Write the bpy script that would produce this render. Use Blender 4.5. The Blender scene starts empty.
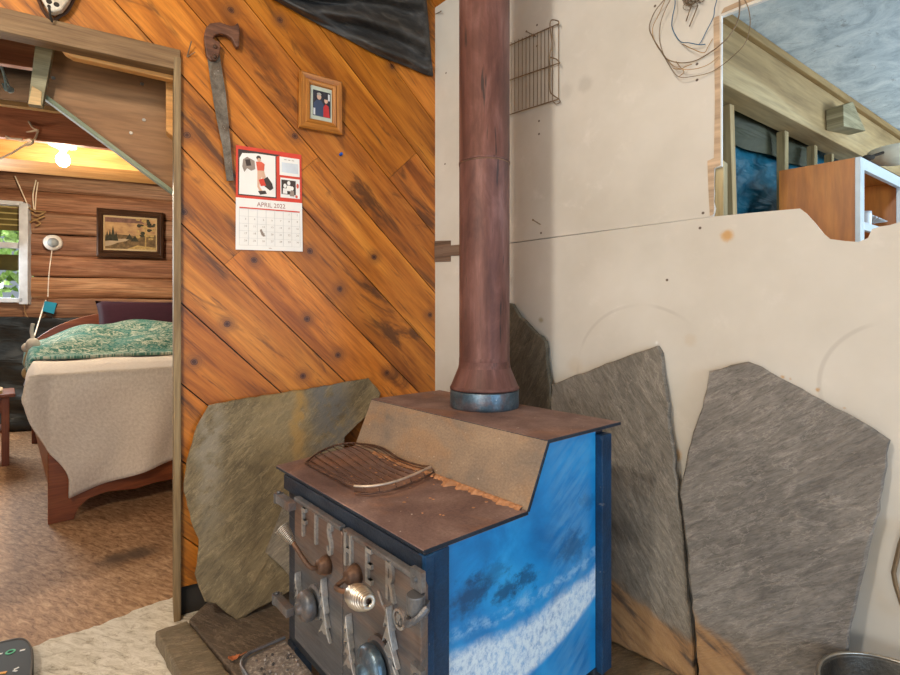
import bpy, bmesh, math, random
from mathutils import Vector, Matrix, noise as mnoise
random.seed(7)
V = Vector
sc = bpy.context.scene
COL = sc.collection
CAMH = 1.11
F = 500.0; HX, HY = 450.0, 316.0
CAM = V((0, 0, CAMH))

# ------------------------------------------------------------------ geometry helpers
def ray(px, py):
    return V(((px - HX) / F, 1.0, (HY - py) / F))
def hit(px, py, plane):
    p0, n = plane
    d = ray(px, py)
    return CAM + d * ((p0 - CAM).dot(n) / d.dot(n))
def atY(px, py, Y):
    return CAM + ray(px, py) * Y
def off(plane, d):
    return (plane[0] + plane[1] * d, plane[1])
def lerp(a, b, t):
    return a + (b - a) * t
def sstep(a, b, x):
    t = max(0.0, min(1.0, (x - a) / (b - a))); return t * t * (3 - 2 * t)

class MB:
    def __init__(s):
        s.v = []; s.f = []; s.m = []; s.uv = []; s.t = []
    def add(s, verts, faces, uvs=None, m=0, t=(1, 1, 1)):
        b = len(s.v); s.v += [V(p) for p in verts]
        for i, fc in enumerate(faces):
            s.f.append([b + k for k in fc]); s.m.append(m); s.t.append(t)
            if uvs is None: s.uv.append([(verts[k][0] + verts[k][1], verts[k][2]) for k in fc])
            elif callable(uvs): s.uv.append([uvs(V(verts[k])) for k in fc])
            else: s.uv.append(uvs[i])
        return s
    def box(s, c, ax, ay, az, dims, m=0, t=(1, 1, 1)):
        c = V(c); A = [V(ax), V(ay), V(az)]; h = [d / 2 for d in dims]
        vs = []; loc = []
        for i in (-1, 1):
            for j in (-1, 1):
                for k in (-1, 1):
                    vs.append(c + A[0] * (i * h[0]) + A[1] * (j * h[1]) + A[2] * (k * h[2]))
                    loc.append((i * h[0], j * h[1], k * h[2]))
        fs = [(0, 1, 3, 2), (4, 6, 7, 5), (0, 4, 5, 1), (2, 3, 7, 6), (0, 2, 6, 4), (1, 5, 7, 3)]
        L = max(range(3), key=lambda i: dims[i]); o = [i for i in range(3) if i != L]
        ru, rv = random.random() * 7, random.random() * 7
        uvs = [[(loc[k][L] + ru, loc[k][o[0]] + loc[k][o[1]] + rv) for k in fc] for fc in fs]
        return s.add(vs, fs, uvs, m, t)
    def bar(s, a, b, w, d, up=(0, 0, 1), m=0, t=(1, 1, 1)):
        a = V(a); b = V(b); x = (b - a); L = x.length; x = x / L
        y = V(up).cross(x)
        if y.length < 1e-4: y = V((0, 1, 0)).cross(x)
        y.normalize(); z = x.cross(y)
        return s.box((a + b) / 2, x, y, z, (L, w, d), m, t)
    def prism(s, pts, offv, m=0, t=(1, 1, 1), uv=None, side=None):
        n = len(pts); pts = [V(p) for p in pts]; o = V(offv)
        vs = pts + [p + o for p in pts]
        s.add(vs, [list(range(n)), list(range(2 * n - 1, n - 1, -1))], uv, m, t)
        b = len(s.v) - 2 * n
        for i in range(n):
            j = (i + 1) % n
            q = [b + i, b + n + i, b + n + j, b + j]
            s.f.append(q); s.m.append(m if side is None else side); s.t.append(t)
            P = [s.v[k] for k in q]
            s.uv.append([uv(p) for p in P] if uv else [(p[0] + p[1], p[2]) for p in P])
        return s
    def tube(s, path, r, n=8, closed=False, m=0, t=(1, 1, 1)):
        path = [V(p) for p in path]; N = len(path)
        rr = r if isinstance(r, (list, tuple)) else [r] * N
        vs = []; up = None; acc = 0; us = []
        for i in range(N):
            a = path[(i - 1) % N] if (closed or i > 0) else path[i]
            b = path[(i + 1) % N] if (closed or i < N - 1) else path[i]
            d = (b - a)
            d = d.normalized() if d.length > 1e-9 else V((0, 0, 1))
            if up is None:
                up = d.orthogonal().normalized()
            up = (up - d * up.dot(d)); up.normalize()
            w = d.cross(up)
            if i: acc += (path[i] - path[i - 1]).length
            us.append(acc)
            for k in range(n):
                a2 = 2 * math.pi * k / n
                vs.append(path[i] + (up * math.cos(a2) + w * math.sin(a2)) * rr[i])
        fs = []; uvs = []
        for i in range(N if closed else N - 1):
            j = (i + 1) % N
            for k in range(n):
                l = (k + 1) % n
                fs.append((i * n + k, i * n + l, j * n + l, j * n + k))
                c = 2 * math.pi * rr[i] / n
                u0, u1 = us[i], us[j] if j else acc + .01
                uvs.append([(u0, k * c), (u0, (k + 1) * c), (u1, (k + 1) * c), (u1, k * c)])
        if not closed:
            fs.append(tuple(range(n - 1, -1, -1))); uvs.append([(0, 0)] * n)
            fs.append(tuple((N - 1) * n + k for k in range(n))); uvs.append([(0, 0)] * n)
        return s.add(vs, fs, uvs, m, t)
    def lathe(s, prof, origin, axis=(0, 0, 1), n=32, m=0, t=(1, 1, 1), capped=True, flute=None):
        ax = V(axis).normalized(); x = ax.orthogonal().normalized(); y = ax.cross(x); o = V(origin)
        vs = []; N = len(prof)
        for (r, h) in prof:
            for k in range(n):
                a = 2 * math.pi * k / n
                q = r * (1 + (flute * (1 if k % 2 else -1) if flute and r > .01 else 0))
                vs.append(o + ax * h + (x * math.cos(a) + y * math.sin(a)) * q)
        fs = []; uvs = []
        for i in range(N - 1):
            for k in range(n):
                l = (k + 1) % n
                fs.append((i * n + k, i * n + l, (i + 1) * n + l, (i + 1) * n + k))
                R = max(prof[i][0], .01) * 2 * math.pi / n
                uvs.append([(prof[i][1], k * R), (prof[i][1], (k + 1) * R), (prof[i + 1][1], (k + 1) * R), (prof[i + 1][1], k * R)])
        if capped:
            fs.append(tuple(range(n - 1, -1, -1))); uvs.append([(0, 0)] * n)
            fs.append(tuple((N - 1) * n + k for k in range(n))); uvs.append([(0, 0)] * n)
        return s.add(vs, fs, uvs, m, t)
    def grid(s, fn, nu, nv, m=0, t=(1, 1, 1), uvs=None):
        vs = [fn(i / nu, j / nv) for i in range(nu + 1) for j in range(nv + 1)]
        fs = []; uu = []
        for i in range(nu):
            for j in range(nv):
                q = (i * (nv + 1) + j, (i + 1) * (nv + 1) + j, (i + 1) * (nv + 1) + j + 1, i * (nv + 1) + j + 1)
                fs.append(q)
                c = [(i / nu, j / nv), ((i + 1) / nu, j / nv), ((i + 1) / nu, (j + 1) / nv), (i / nu, (j + 1) / nv)]
                sx, sy = uvs or (1, 1)
                uu.append([(a * sx, b * sy) for a, b in c])
        return s.add(vs, fs, uu, m, t)
    def ball(s, c, rad, nu=16, nv=10, m=0, t=(1, 1, 1)):
        c = V(c); rx, ry, rz = rad if isinstance(rad, (tuple, list)) else (rad,) * 3
        prof = []
        vs = [c + V((0, 0, -rz))]
        for j in range(1, nv):
            p = -math.pi / 2 + math.pi * j / nv
            for k in range(nu):
                a = 2 * math.pi * k / nu
                vs.append(c + V((rx * math.cos(p) * math.cos(a), ry * math.cos(p) * math.sin(a), rz * math.sin(p))))
        vs.append(c + V((0, 0, rz)))
        fs = []
        for k in range(nu):
            l = (k + 1) % nu
            fs.append((0, 1 + l, 1 + k))
            for j in range(nv - 2):
                a = 1 + j * nu
                fs.append((a + k, a + l, a + nu + l, a + nu + k))
            fs.append((1 + (nv - 2) * nu + k, 1 + (nv - 2) * nu + l, len(vs) - 1))
        return s.add(vs, fs, None, m, t)
    def text(s, body, O, X, Y, size, extrude=0, m=0, fn=None, sx=1.0, spacing=1.0):
        cu = bpy.data.curves.new('t', 'FONT'); cu.body = body; cu.align_x = 'CENTER'; cu.align_y = 'CENTER'
        cu.size = 1; cu.extrude = 0; cu.space_character = spacing; cu.resolution_u = 3
        o = bpy.data.objects.new('t', cu); COL.objects.link(o)
        bpy.context.view_layer.update()
        me = bpy.data.meshes.new_from_object(o.evaluated_get(bpy.context.evaluated_depsgraph_get()))
        X = V(X); Y = V(Y); nrm = X.cross(Y).normalized()
        vs = []
        for v in me.vertices:
            if fn: vs.append(fn(v.co.x * size * sx, v.co.y * size))
            else: vs.append(V(O) + X * (v.co.x * size * sx) + Y * (v.co.y * size))
        fs = [list(p.vertices) for p in me.polygons]
        if extrude:
            n0 = len(vs); cnt = {}
            top = [p + nrm * extrude for p in vs]
            for f in fs:
                for a, b in zip(f, f[1:] + f[:1]):
                    cnt[(a, b)] = 1
            sides = [(a, b, b + n0, a + n0) for (a, b) in cnt if (b, a) not in cnt]
            s.add(vs + top, [[k + n0 for k in f] for f in fs] + sides, None, m)
        else:
            s.add(vs, fs, None, m)
        bpy.data.objects.remove(o); bpy.data.meshes.remove(me)
        return s
    def build(s, name, mats, parent=None, smooth=False, bevel=0, solid=0, loc=None, merge=False, segs=2):
        me = bpy.data.meshes.new(name)
        me.from_pydata([tuple(p) for p in s.v], [], s.f)
        me.uv_layers.new(name='UVMap'); me.color_attributes.new('tint', 'FLOAT_COLOR', 'CORNER')
        uvl = me.uv_layers['UVMap']; ca = me.color_attributes['tint']
        for p in me.polygons:
            p.material_index = s.m[p.index]; p.use_smooth = smooth
            for q, li in enumerate(p.loop_indices):
                uvl.data[li].uv = s.uv[p.index][q]
                tt = s.t[p.index]; ca.data[li].color = (tt[0], tt[1], tt[2], 1)
        for m in (mats if isinstance(mats, (list, tuple)) else [mats]):
            me.materials.append(m)
        bm = bmesh.new(); bm.from_mesh(me)
        if merge: bmesh.ops.remove_doubles(bm, verts=bm.verts, dist=1e-5)
        bmesh.ops.recalc_face_normals(bm, faces=bm.faces)
        bm.to_mesh(me); bm.free()
        o = bpy.data.objects.new(name, me); COL.objects.link(o)
        M = Matrix.Identity(4)
        if parent is not None:
            M = parent['_m'] if False else WM[parent.name]
            o.parent = parent
        elif loc is not None:
            M = Matrix.Translation(V(loc)); o.location = V(loc)
        me.transform(M.inverted())
        WM[o.name] = M
        if solid:
            md = o.modifiers.new('s', 'SOLIDIFY'); md.thickness = solid; md.offset = 0
        if bevel:
            md = o.modifiers.new('b', 'BEVEL'); md.width = bevel; md.segments = segs; md.limit_method = 'ANGLE'; md.angle_limit = .6
        return o
WM = {}
def tag(o, label, cat, group=None, kind=None):
    o['label'] = label; o['category'] = cat
    if group: o['group'] = group
    if kind: o['kind'] = kind
    return o
def T(name, label, cat, loc, group=None):
    o = bpy.data.objects.new(name, None); COL.objects.link(o); o.location = V(loc); o.empty_display_size = .05
    WM[o.name] = Matrix.Translation(V(loc))
    return tag(o, label, cat, group)
def S(o):
    o['kind'] = 'structure'; return o
def lab(o, l):
    o['label'] = l; return o

# ------------------------------------------------------------------ material helpers
class M:
    def __init__(s, name, rough=.7, metal=0.0, spec=.3):
        s.mat = bpy.data.materials.new(name); s.mat.use_nodes = True
        s.nt = s.mat.node_tree; s.b = s.nt.nodes['Principled BSDF']
        s.set('Roughness', rough); s.set('Metallic', metal); s.set('Specular IOR Level', spec)
        s._uv = None; s._obj = None
    def set(s, k, v):
        if hasattr(v, 'is_output') or isinstance(v, bpy.types.NodeSocket): s.nt.links.new(v, s.b.inputs[k])
        else: s.b.inputs[k].default_value = (*v, 1) if isinstance(v, (tuple, list)) and len(v) == 3 else v
    def n(s, t, **kw):
        x = s.nt.nodes.new(t)
        for k, v in kw.items(): setattr(x, k, v)
        return x
    def inp(s, sock, v):
        if v is None: return
        if isinstance(v, bpy.types.NodeSocket): s.nt.links.new(v, sock)
        else:
            if isinstance(v, (tuple, list)) and len(v) == 3 and sock.type == 'RGBA': v = (*v, 1)
            sock.default_value = v
    @property
    def uv(s):
        if s._uv is None: s._uv = s.n('ShaderNodeTexCoord').outputs['UV']
        return s._uv
    @property
    def obj(s):
        if s._obj is None: s._obj = s.n('ShaderNodeTexCoord').outputs['Object']
        return s._obj
    def map(s, vec, scale=(1, 1, 1), rot=0, loc=(0, 0, 0)):
        x = s.n('ShaderNodeMapping'); s.inp(x.inputs['Vector'], vec)
        x.inputs['Scale'].default_value = scale; x.inputs['Rotation'].default_value = (0, 0, rot); x.inputs['Location'].default_value = loc
        return x.outputs[0]
    def rotscale(s, vec, rot, scale):
        return s.map(s.map(vec, rot=rot), scale=scale)
    def noise(s, vec, scale=5, detail=4, rough=.55, dist=0.0, col=False):
        x = s.n('ShaderNodeTexNoise'); s.inp(x.inputs['Vector'], vec)
        x.inputs['Scale'].default_value = scale; x.inputs['Detail'].default_value = detail
        x.inputs['Roughness'].default_value = rough; x.inputs['Distortion'].default_value = dist
        return x.outputs['Color' if col else 'Fac']
    def voro(s, vec, scale=5, feat='F1'):
        x = s.n('ShaderNodeTexVoronoi', feature=feat); s.inp(x.inputs['Vector'], vec); x.inputs['Scale'].default_value = scale
        return x.outputs['Distance'], x.outputs.get('Color')
    def ramp(s, fac, stops):
        x = s.n('ShaderNodeValToRGB'); s.inp(x.inputs[0], fac); e = x.color_ramp.elements
        while len(e) < len(stops): e.new(.5)
        for i, (p, c) in enumerate(stops):
            e[i].position = p; e[i].color = (*c, 1) if not isinstance(c, (int, float)) else (c, c, c, 1)
        return x.outputs[0]
    def math(s, op, a, b=None, clamp=False):
        x = s.n('ShaderNodeMath', operation=op, use_clamp=clamp); s.inp(x.inputs[0], a); s.inp(x.inputs[1], b)
        return x.outputs[0]
    def mix(s, fac, a, b, blend='MIX'):
        x = s.n('ShaderNodeMix', data_type='RGBA', blend_type=blend)
        s.inp(x.inputs[0], fac); s.inp(x.inputs[6], a); s.inp(x.inputs[7], b)
        return x.outputs[2]
    def sep(s, vec):
        x = s.n('ShaderNodeSeparateXYZ'); s.inp(x.inputs[0], vec); return x.outputs
    def step(s, v, a, b):
        x = s.n('ShaderNodeMapRange', interpolation_type='SMOOTHSTEP'); s.inp(x.inputs[0], v)
        x.inputs[1].default_value = a; x.inputs[2].default_value = b
        return x.outputs[0]
    def dist(s, vec, p):
        x = s.n('ShaderNodeVectorMath', operation='DISTANCE'); s.inp(x.inputs[0], vec); x.inputs[1].default_value = tuple(p)
        return x.outputs['Value']
    def tint(s):
        x = s.n('ShaderNodeVertexColor', layer_name='tint'); return x.outputs['Color']
    def bump(s, h, strength=.3, dist=.01):
        x = s.n('ShaderNodeBump'); s.inp(x.inputs['Height'], h); x.inputs['Strength'].default_value = strength; x.inputs['Distance'].default_value = dist
        s.nt.links.new(x.outputs[0], s.b.inputs['Normal'])
    def color(s, c): s.set('Base Color', c); return s
    def done(s, c=None):
        if c is not None: s.set('Base Color', c)
        return s.mat

def flat(name, c, rough=.6, metal=0, spec=.3, var=.12, scale=12):
    m = M(name, rough, metal, spec)
    f = m.noise(m.uv, scale, 5)
    lo = tuple(x * (1 - var) for x in c); hi = tuple(min(1, x * (1 + var)) for x in c)
    return m.done(m.mix(1, m.ramp(f, [(.3, lo), (.7, hi)]), m.tint(), 'MULTIPLY'))

def wood(name, dark, mid, light, us=1.6, vs=16, rough=.5, spec=.3, knots=None, kr=.016, stain=0, bump=.15, fine=.5):
    m = M(name, rough, 0, spec)
    vec = m.uv
    g = m.noise(m.map(vec, (us, vs, 1)), 1.0, 5, .6, .6)
    c = m.ramp(g, [(.28, dark), (.5, mid), (.72, light)])
    f2 = m.noise(m.map(vec, (us * 4, vs * 9, 1)), 1.0, 3, .6, .2)
    c = m.mix(fine, c, m.ramp(f2, [(.3, .45), (.6, 1.0)]), 'MULTIPLY')
    if stain:
        st = m.math('MULTIPLY', m.noise(m.map(vec, (1.4, 6, 1), loc=(3, 1, 0)), 1.5, 5, .65, .9), m.ramp(m.noise(m.map(vec, (.7, 1.6, 1), loc=(9, 4, 0)), 1.3, 2), [(.40, .86), (.6, 1.06)]))
        c = m.mix(m.math('MULTIPLY', m.step(st, .52, .66), stain * .85), c, (.07, .026, .008))
        s2 = m.noise(m.map(vec, (4, 75, 1), loc=(1, 7, 0)), 1, 4, .65, .5)
        c = m.mix(m.math('MULTIPLY', m.step(s2, .58, .68), .7 * stain), c, (.12, .045, .012))
    c = m.mix(1, c, m.tint(), 'MULTIPLY')
    if knots:
        d = None
        for p in knots:
            q = m.dist(m.obj, p)
            d = q if d is None else m.math('MINIMUM', d, q)
        wob = m.math('ADD', d, m.math('MULTIPLY', m.noise(m.obj, 60, 2), .006))
        ring = m.math('SINE', m.math('MULTIPLY', wob, 700))
        halo = m.math('SUBTRACT', 1.0, m.step(wob, kr, kr * 4), True)
        c = m.mix(m.math('MULTIPLY', halo, .65), c, (.20, .07, .016))
        c = m.mix(m.math('MULTIPLY', m.math('MULTIPLY', halo, m.step(ring, 0, 1)), .25), c, (.1, .04, .012))
        core = m.math('SUBTRACT', 1.0, m.step(wob, kr * .95, kr * 1.3), True)
        c = m.mix(core, c, m.ramp(ring, [(0, (.06, .02, .008)), (1, (.16, .06, .025))]))
    m.bump(f2, bump, .003)
    return m.done(c)
def glow(name, c, e):
    m = M(name, .4); m.set('Base Color', c); m.set('Emission Color', c); m.set('Emission Strength', e); return m.mat

# ------------------------------------------------------------------ planes of the place
A_DIR = V((.862, .507, 0)).normalized(); A_P = V((-.989, 1.838, 0)); A_N = V((A_DIR.y, -A_DIR.x, 0))
B_DIR = V((.714, -.70, 0)).normalized(); B_N = V((B_DIR.y, -B_DIR.x, 0))
PA = (A_P, A_N)
K = A_P + A_DIR * 1.0645
PB = (K, B_N)
FLOOR = (V((0, 0, 0)), V((0, 0, 1)))
UP = V((0, 0, 1))
def At(p): return (V(p) - A_P).dot(A_DIR)
def Bt(p): return (V(p) - K).dot(B_DIR)
def pA(t, z, d=0): return A_P + A_DIR * t + A_N * d + UP * z
def pB(t, z, d=0): return K + B_DIR * t + B_N * d + UP * z
L_DIR = V((.923, .385, 0)).normalized(); L_N = V((L_DIR.y, -L_DIR.x, 0)); L_P = V((-4.116, 4.9, 0))
PL = (L_P, L_N)
def pL(t, z, d=0): return L_P + L_DIR * t + L_N * d + UP * z
def Lt(p): return (V(p) - L_P).dot(L_DIR)
W_DIR = V((.82, .573, 0)).normalized(); W_N = V((W_DIR.y, -W_DIR.x, 0)); W_P = V((1.045, 1.9, 0))
PW = (W_P, W_N)
def pW(t, z, d=0): return W_P + W_DIR * t + W_N * d + UP * z

def tW0(d, m=-.03):      # where a line along the kitchen wall starts, just behind the drywall
    a = (pW(0, 0, d) - K).dot(B_N); k = W_DIR.dot(B_N)
    return (m - a) / k
# ------------------------------------------------------------------ materials
knot_px = [(254, 260), (227, 324), (307, 319), (194, 362), (303, 376), (387, 373), (340, 289), (338, 355), (310, 251), (184, 212), (231, 10), (280, 20), (187, 135), (374, 257), (295, 136), (430, 315), (392, 66)]
M_plank = wood('pine plank', (.18, .046, .005), (.48, .155, .016), (.70, .27, .038), 1.6, 13, .42, .35,
               knots=[hit(x, y, PA) for x, y in knot_px], kr=.0135, stain=1.0)
M_trimwood = wood('weathered trim wood', (.11, .06, .025), (.22, .13, .06), (.35, .235, .115), 2, 25, .6)
M_jamb = wood('jamb wood', (.12, .075, .035), (.23, .15, .07), (.34, .25, .13), 2, 25, .55)
M_lightwood = wood('pale timber', (.42, .25, .10), (.60, .40, .18), (.74, .53, .28), 1.5, 14, .6)
M_redwood = wood('red brown board', (.36, .13, .07), (.60, .24, .125), (.70, .33, .18), 1.2, 12, .6)
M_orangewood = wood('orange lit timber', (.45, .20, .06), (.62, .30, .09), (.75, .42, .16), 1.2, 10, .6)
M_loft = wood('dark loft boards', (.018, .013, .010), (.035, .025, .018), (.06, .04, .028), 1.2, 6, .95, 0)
M_plypanel = wood('brown plywood', (.20, .095, .04), (.31, .155, .065), (.42, .225, .10), 1.0, 6, .6)
M_green = wood('green grey painted edge', (.12, .15, .09), (.24, .27, .17), (.34, .36, .24), 2, 20, .6)
M_greypost = wood('grey green board', (.14, .12, .06), (.30, .26, .15), (.45, .40, .25), 1.5, 16, .7)
M_beam = wood('pale beam timber', (.24, .155, .065), (.42, .29, .135), (.55, .42, .23), .9, 6, .65)
M_stud = wood('stud timber', (.20, .15, .07), (.36, .28, .14), (.48, .39, .22), 1.5, 12, .7)
M_cab = wood('orange plywood', (.28, .075, .010), (.48, .155, .020), (.62, .24, .04), 1.1, 5, .4, .4)
M_bed = wood('red brown bed wood', (.13, .03, .012), (.24, .065, .022), (.36, .12, .04), 1.5, 12, .35, .4)
M_oak = wood('oak frame wood', (.20, .065, .010), (.38, .14, .022), (.54, .235, .05), 2.5, 30, .35, .4)
M_sawhandle = wood('dark handle wood', (.06, .025, .015), (.13, .055, .03), (.20, .09, .05), 6, 50, .5)
M_darkframe = wood('dark walnut frame', (.03, .015, .01), (.07, .035, .02), (.12, .06, .035), 3, 30, .4)

def mk_log():
    m = M('log wood', .55, 0, .3)
    g = m.noise(m.map(m.uv, (1.1, 14, 1)), 1, 5, .65, .8)
    c = m.ramp(g, [(.3, (.15, .062, .034)), (.48, (.38, .19, .105)), (.7, (.58, .36, .23))])
    f = m.noise(m.map(m.uv, (2.5, 60, 1)), 1, 4, .7)
    c = m.mix(.75, c, m.ramp(f, [(.35, .35), (.6, 1.0)]), 'MULTIPLY')
    d, _ = m.voro(m.map(m.uv, (.9, 3.2, 1)), 1)
    c = m.mix(m.math('MULTIPLY', m.math('SUBTRACT', 1.0, m.step(d, .05, .11), True), .8), c, (.06, .025, .012))
    m.bump(f, .4, .01)
    return m.done(m.mix(1, c, m.tint(), 'MULTIPLY'))
M_log = mk_log()

def mk_wallB():
    m = M('drywall paper', .8, 0, .2)
    n1 = m.noise(m.obj, 1.8, 5, .6)
    c = m.ramp(n1, [(.3, (.49, .46, .40)), (.55, (.58, .55, .49)), (.75, (.635, .61, .555))])
    n2 = m.noise(m.obj, 9, 5, .7)
    c = m.mix(m.math('MULTIPLY', m.step(n2, .56, .78), .35), c, (.74, .70, .65))
    for (x, y, r, col, k) in [(727, 236, .018, (.52, .30, .11), .9), (541, 320, .012, (.30, .24, .13), .7), (585, 84, .03, (.36, .33, .29), .45), (566, 92, .03, (.36, .33, .29), .3), (676, 455, .02, (.5, .28, .1), .7), (575, 365, .03, (.48, .38, .25), .3), (690, 340, .02, (.5, .36, .2), .25), (783, 377, .006, (.5, .28, .1), .9), (790, 379, .005, (.5, .28, .1), .9), (818, 390, .006, (.5, .28, .1), .9), (845, 408, .004, (.5, .28, .1), .8), (657, 343, .008, (.85, .85, .83), .8)]:  # grey pair beside the wire rack is its blurred cast shadow, painted on
        d = m.math('ADD', m.dist(m.obj, hit(x, y, PB)), m.math('MULTIPLY', m.noise(m.obj, 40, 4, .7), .02))
        c = m.mix(m.math('MULTIPLY', m.math('SUBTRACT', 1.0, m.step(d, r * .6 + .006, r * 1.4 + .009), True), k), c, col)
    # faint swung arcs rubbed on the wall
    for (x, y, r, k) in [(640, 375, .235, .18), (905, 390, .17, .2)]:
        d = m.dist(m.obj, hit(x, y, PB))
        band = m.math('SUBTRACT', 1.0, m.step(m.math('ABSOLUTE', m.math('SUBTRACT', d, r)), .002, .008), True)
        c = m.mix(m.math('MULTIPLY', m.math('MULTIPLY', band, m.step(m.noise(m.obj, 5, 2), .45, .6)), k * 2), c, (.40, .37, .33))
    d = None
    for (x, y) in [(541, 233), (703, 213), (700, 228), (667, 280), (655, 6), (697, 64), (697, 80), (537, 46), (539, 121), (539, 134), (445, 164), (446, 73), (537, 25)]:
        q = m.dist(m.obj, hit(x, y, PB)); d = q if d is None else m.math('MINIMUM', d, q)
    c = m.mix(m.math('SUBTRACT', 1.0, m.step(d, .003, .0055), True), c, (.12, .09, .07))
    m.bump(n2, .06, .004)
    return m.done(c)
M_wallB = mk_wallB()
M_paper = flat('torn brown paper', (.46, .34, .23), .9, var=.3, scale=60)
M_gyp = flat('white gypsum edge', (.82, .81, .78), .9)
M_dark = flat('dark gap', (.03, .025, .02), .9)

def mk_slate(name, cols, ang, stainy=None, gold=None, light=0.0):
    m = M(name, .62, 0, .35)
    big = m.noise(m.uv, 3.2, 4, .6, .6)
    c = m.ramp(big, [(.3, cols[0]), (.5, cols[1]), (.72, cols[2])])
    st = m.noise(m.rotscale(m.uv, -ang, (11, 48, 1)), 1, 8, .72, .8)
    c = m.mix(.85, c, m.ramp(st, [(.30, .56), (.5, .93), (.68, 1.28)]), 'MULTIPLY')
    s2 = m.noise(m.rotscale(m.uv, -ang, (36, 200, 1)), 1, 5, .75, .6)
    c = m.mix(.55, c, m.ramp(s2, [(.34, .5), (.52, 1.0), (.68, 1.3)]), 'MULTIPLY')
    rv = m.math('ABSOLUTE', m.math('SUBTRACT', m.noise(m.rotscale(m.uv, -ang + .06, (4, 17, 1)), 1, 7, .68, .6), .5))
    c = m.mix(m.math('MULTIPLY', m.math('SUBTRACT', 1.0, m.step(rv, .003, .016), True), .22), c, tuple(min(1, 2.0 * q) for q in cols[2]))
    dv = m.math('ABSOLUTE', m.math('SUBTRACT', m.noise(m.map(m.rotscale(m.uv, -ang, (3, 15, 1)), loc=(5, 3, 0)), 1, 7, .68, .6), .5))
    c = m.mix(m.math('MULTIPLY', m.math('SUBTRACT', 1.0, m.step(dv, .002, .010), True), .35), c, tuple(.4 * q for q in cols[0]))
    pits = m.noise(m.uv, 130, 3, .6)
    c = m.mix(m.math('MULTIPLY', m.step(pits, .66, .74), .35), c, (.42, .40, .37))
    x, y, _ = m.sep(m.uv)
    if gold:
        for (gx, w, y0, y1, k, col) in gold:
            jx = m.math('ADD', x, m.math('MULTIPLY', m.math('SUBTRACT', m.noise(m.uv, 7, 4), .5), .12))
            band = m.math('SUBTRACT', 1.0, m.step(m.math('ABSOLUTE', m.math('SUBTRACT', jx, gx)), w * .15, w), True)
            band = m.math('MULTIPLY', band, m.step(y, y0, y1))
            band = m.math('MULTIPLY', band, m.step(m.noise(m.uv, 20, 4, .6), .3, .55))
            c = m.mix(m.math('MULTIPLY', band, k), c, col)
    if stainy:
        y0, slope, x0 = stainy
        yy = m.math('ADD', y, m.math('MULTIPLY', m.math('SUBTRACT', m.noise(m.uv, 9, 4), .5), .10))
        yy = m.math('ADD', yy, m.math('MULTIPLY', m.math('SUBTRACT', x, x0), slope))
        k = m.math('SUBTRACT', 1.0, m.step(yy, y0 - .02, y0 + .02), True)
        c = m.mix(m.math('MULTIPLY', k, .75), c, m.ramp(m.noise(m.rotscale(m.uv, .5, (6, 30, 1)), 1, 4), [(.36, (.10, .055, .03)), (.46, (.38, .20, .075)), (.7, (.52, .31, .13))]))
    m.bump(m.math('ADD', m.math('MULTIPLY', st, 1.0), m.math('MULTIPLY', s2, .35)), .55, .012)
    return m.done(c)
GREY = [(.125, .115, .098), (.20, .185, .16), (.27, .25, .22)]

def mk_rust(name, stops, patch, pk, rough=.75, metal=.2, scale=5, spk=(.55, .5, .45)):
    m = M(name, rough, metal, .3)
    n1 = m.noise(m.uv, scale, 6, .65, .4)
    c = m.ramp(n1, stops)
    n2 = m.noise(m.map(m.uv, loc=(4, 2, 0)), scale * .8, 5, .6, 1)
    c = m.mix(m.math('MULTIPLY', m.step(n2, .48, .66), pk), c, patch)
    n3 = m.noise(m.uv, 140, 3, .7)
    c = m.mix(.5, c, m.ramp(n3, [(.3, .55), (.65, 1.15)]), 'MULTIPLY')
    n4 = m.noise(m.uv, 70, 2, .5)
    c = m.mix(m.math('MULTIPLY', m.step(n4, .72, .76), .8), c, spk)
    m.bump(n3, .25, .004)
    return m.done(m.mix(1, c, m.tint(), 'MULTIPLY'))
M_plate = mk_rust('rusted stove plate', [(.28, (.10, .060, .056)), (.5, (.195, .127, .114)), (.74, (.34, .245, .22))], (.32, .155, .085), .45)
M_riser = mk_rust('tan rusted riser', [(.28, (.17, .15, .135)), (.5, (.30, .228, .165)), (.75, (.40, .30, .21))], (.40, .235, .12), .5, .6)
def mk_pipe():
    m = M('rusted maroon pipe', .55, .25, .4)
    n1 = m.noise(m.map(m.uv, (2.5, 9, 1)), 1.6, 6, .65, .5)
    c = m.ramp(n1, [(.3, (.07, .030, .025)), (.5, (.135, .058, .047)), (.72, (.225, .115, .10))])
    n2 = m.noise(m.map(m.uv, (3, 60, 1)), 1, 4, .6)
    c = m.mix(.5, c, m.ramp(n2, [(.3, .6), (.65, 1.15)]), 'MULTIPLY')
    n3 = m.noise(m.map(m.uv, (4, 34, 1), loc=(3, 9, 0)), 1, 3, .6)
    c = m.mix(m.math('MULTIPLY', m.step(n3, .62, .69), .85), c, (.03, .024, .024))
    m.bump(n2, .15, .003)
    return m.done(c)
M_pipe = mk_pipe()
M_collar = mk_rust('blue steel collar', [(.3, (.05, .08, .11)), (.5, (.11, .17, .22)), (.75, (.26, .34, .40))], (.20, .09, .06), .4, .35, .7, 14)
M_black = mk_rust('black navy stove iron', [(.3, (.012, .018, .03)), (.5, (.022, .034, .055)), (.75, (.045, .06, .085))], (.03, .05, .09), .3, .38, .35, 6, (.1, .1, .12))
M_bluerefl = mk_rust('stove iron with blue reflection', [(.3, (.004, .022, .06)), (.5, (.008, .045, .115)), (.75, (.02, .075, .17))], (.012, .03, .06), .4, .4, .2, 6, (.1, .12, .15))  # black channel iron with its blue reflection put into the colour
M_cast = mk_rust('cast iron door', [(.3, (.075, .08, .09)), (.5, (.145, .15, .16)), (.75, (.27, .275, .285))], (.27, .125, .055), .42, .38, .45, 6)
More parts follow.
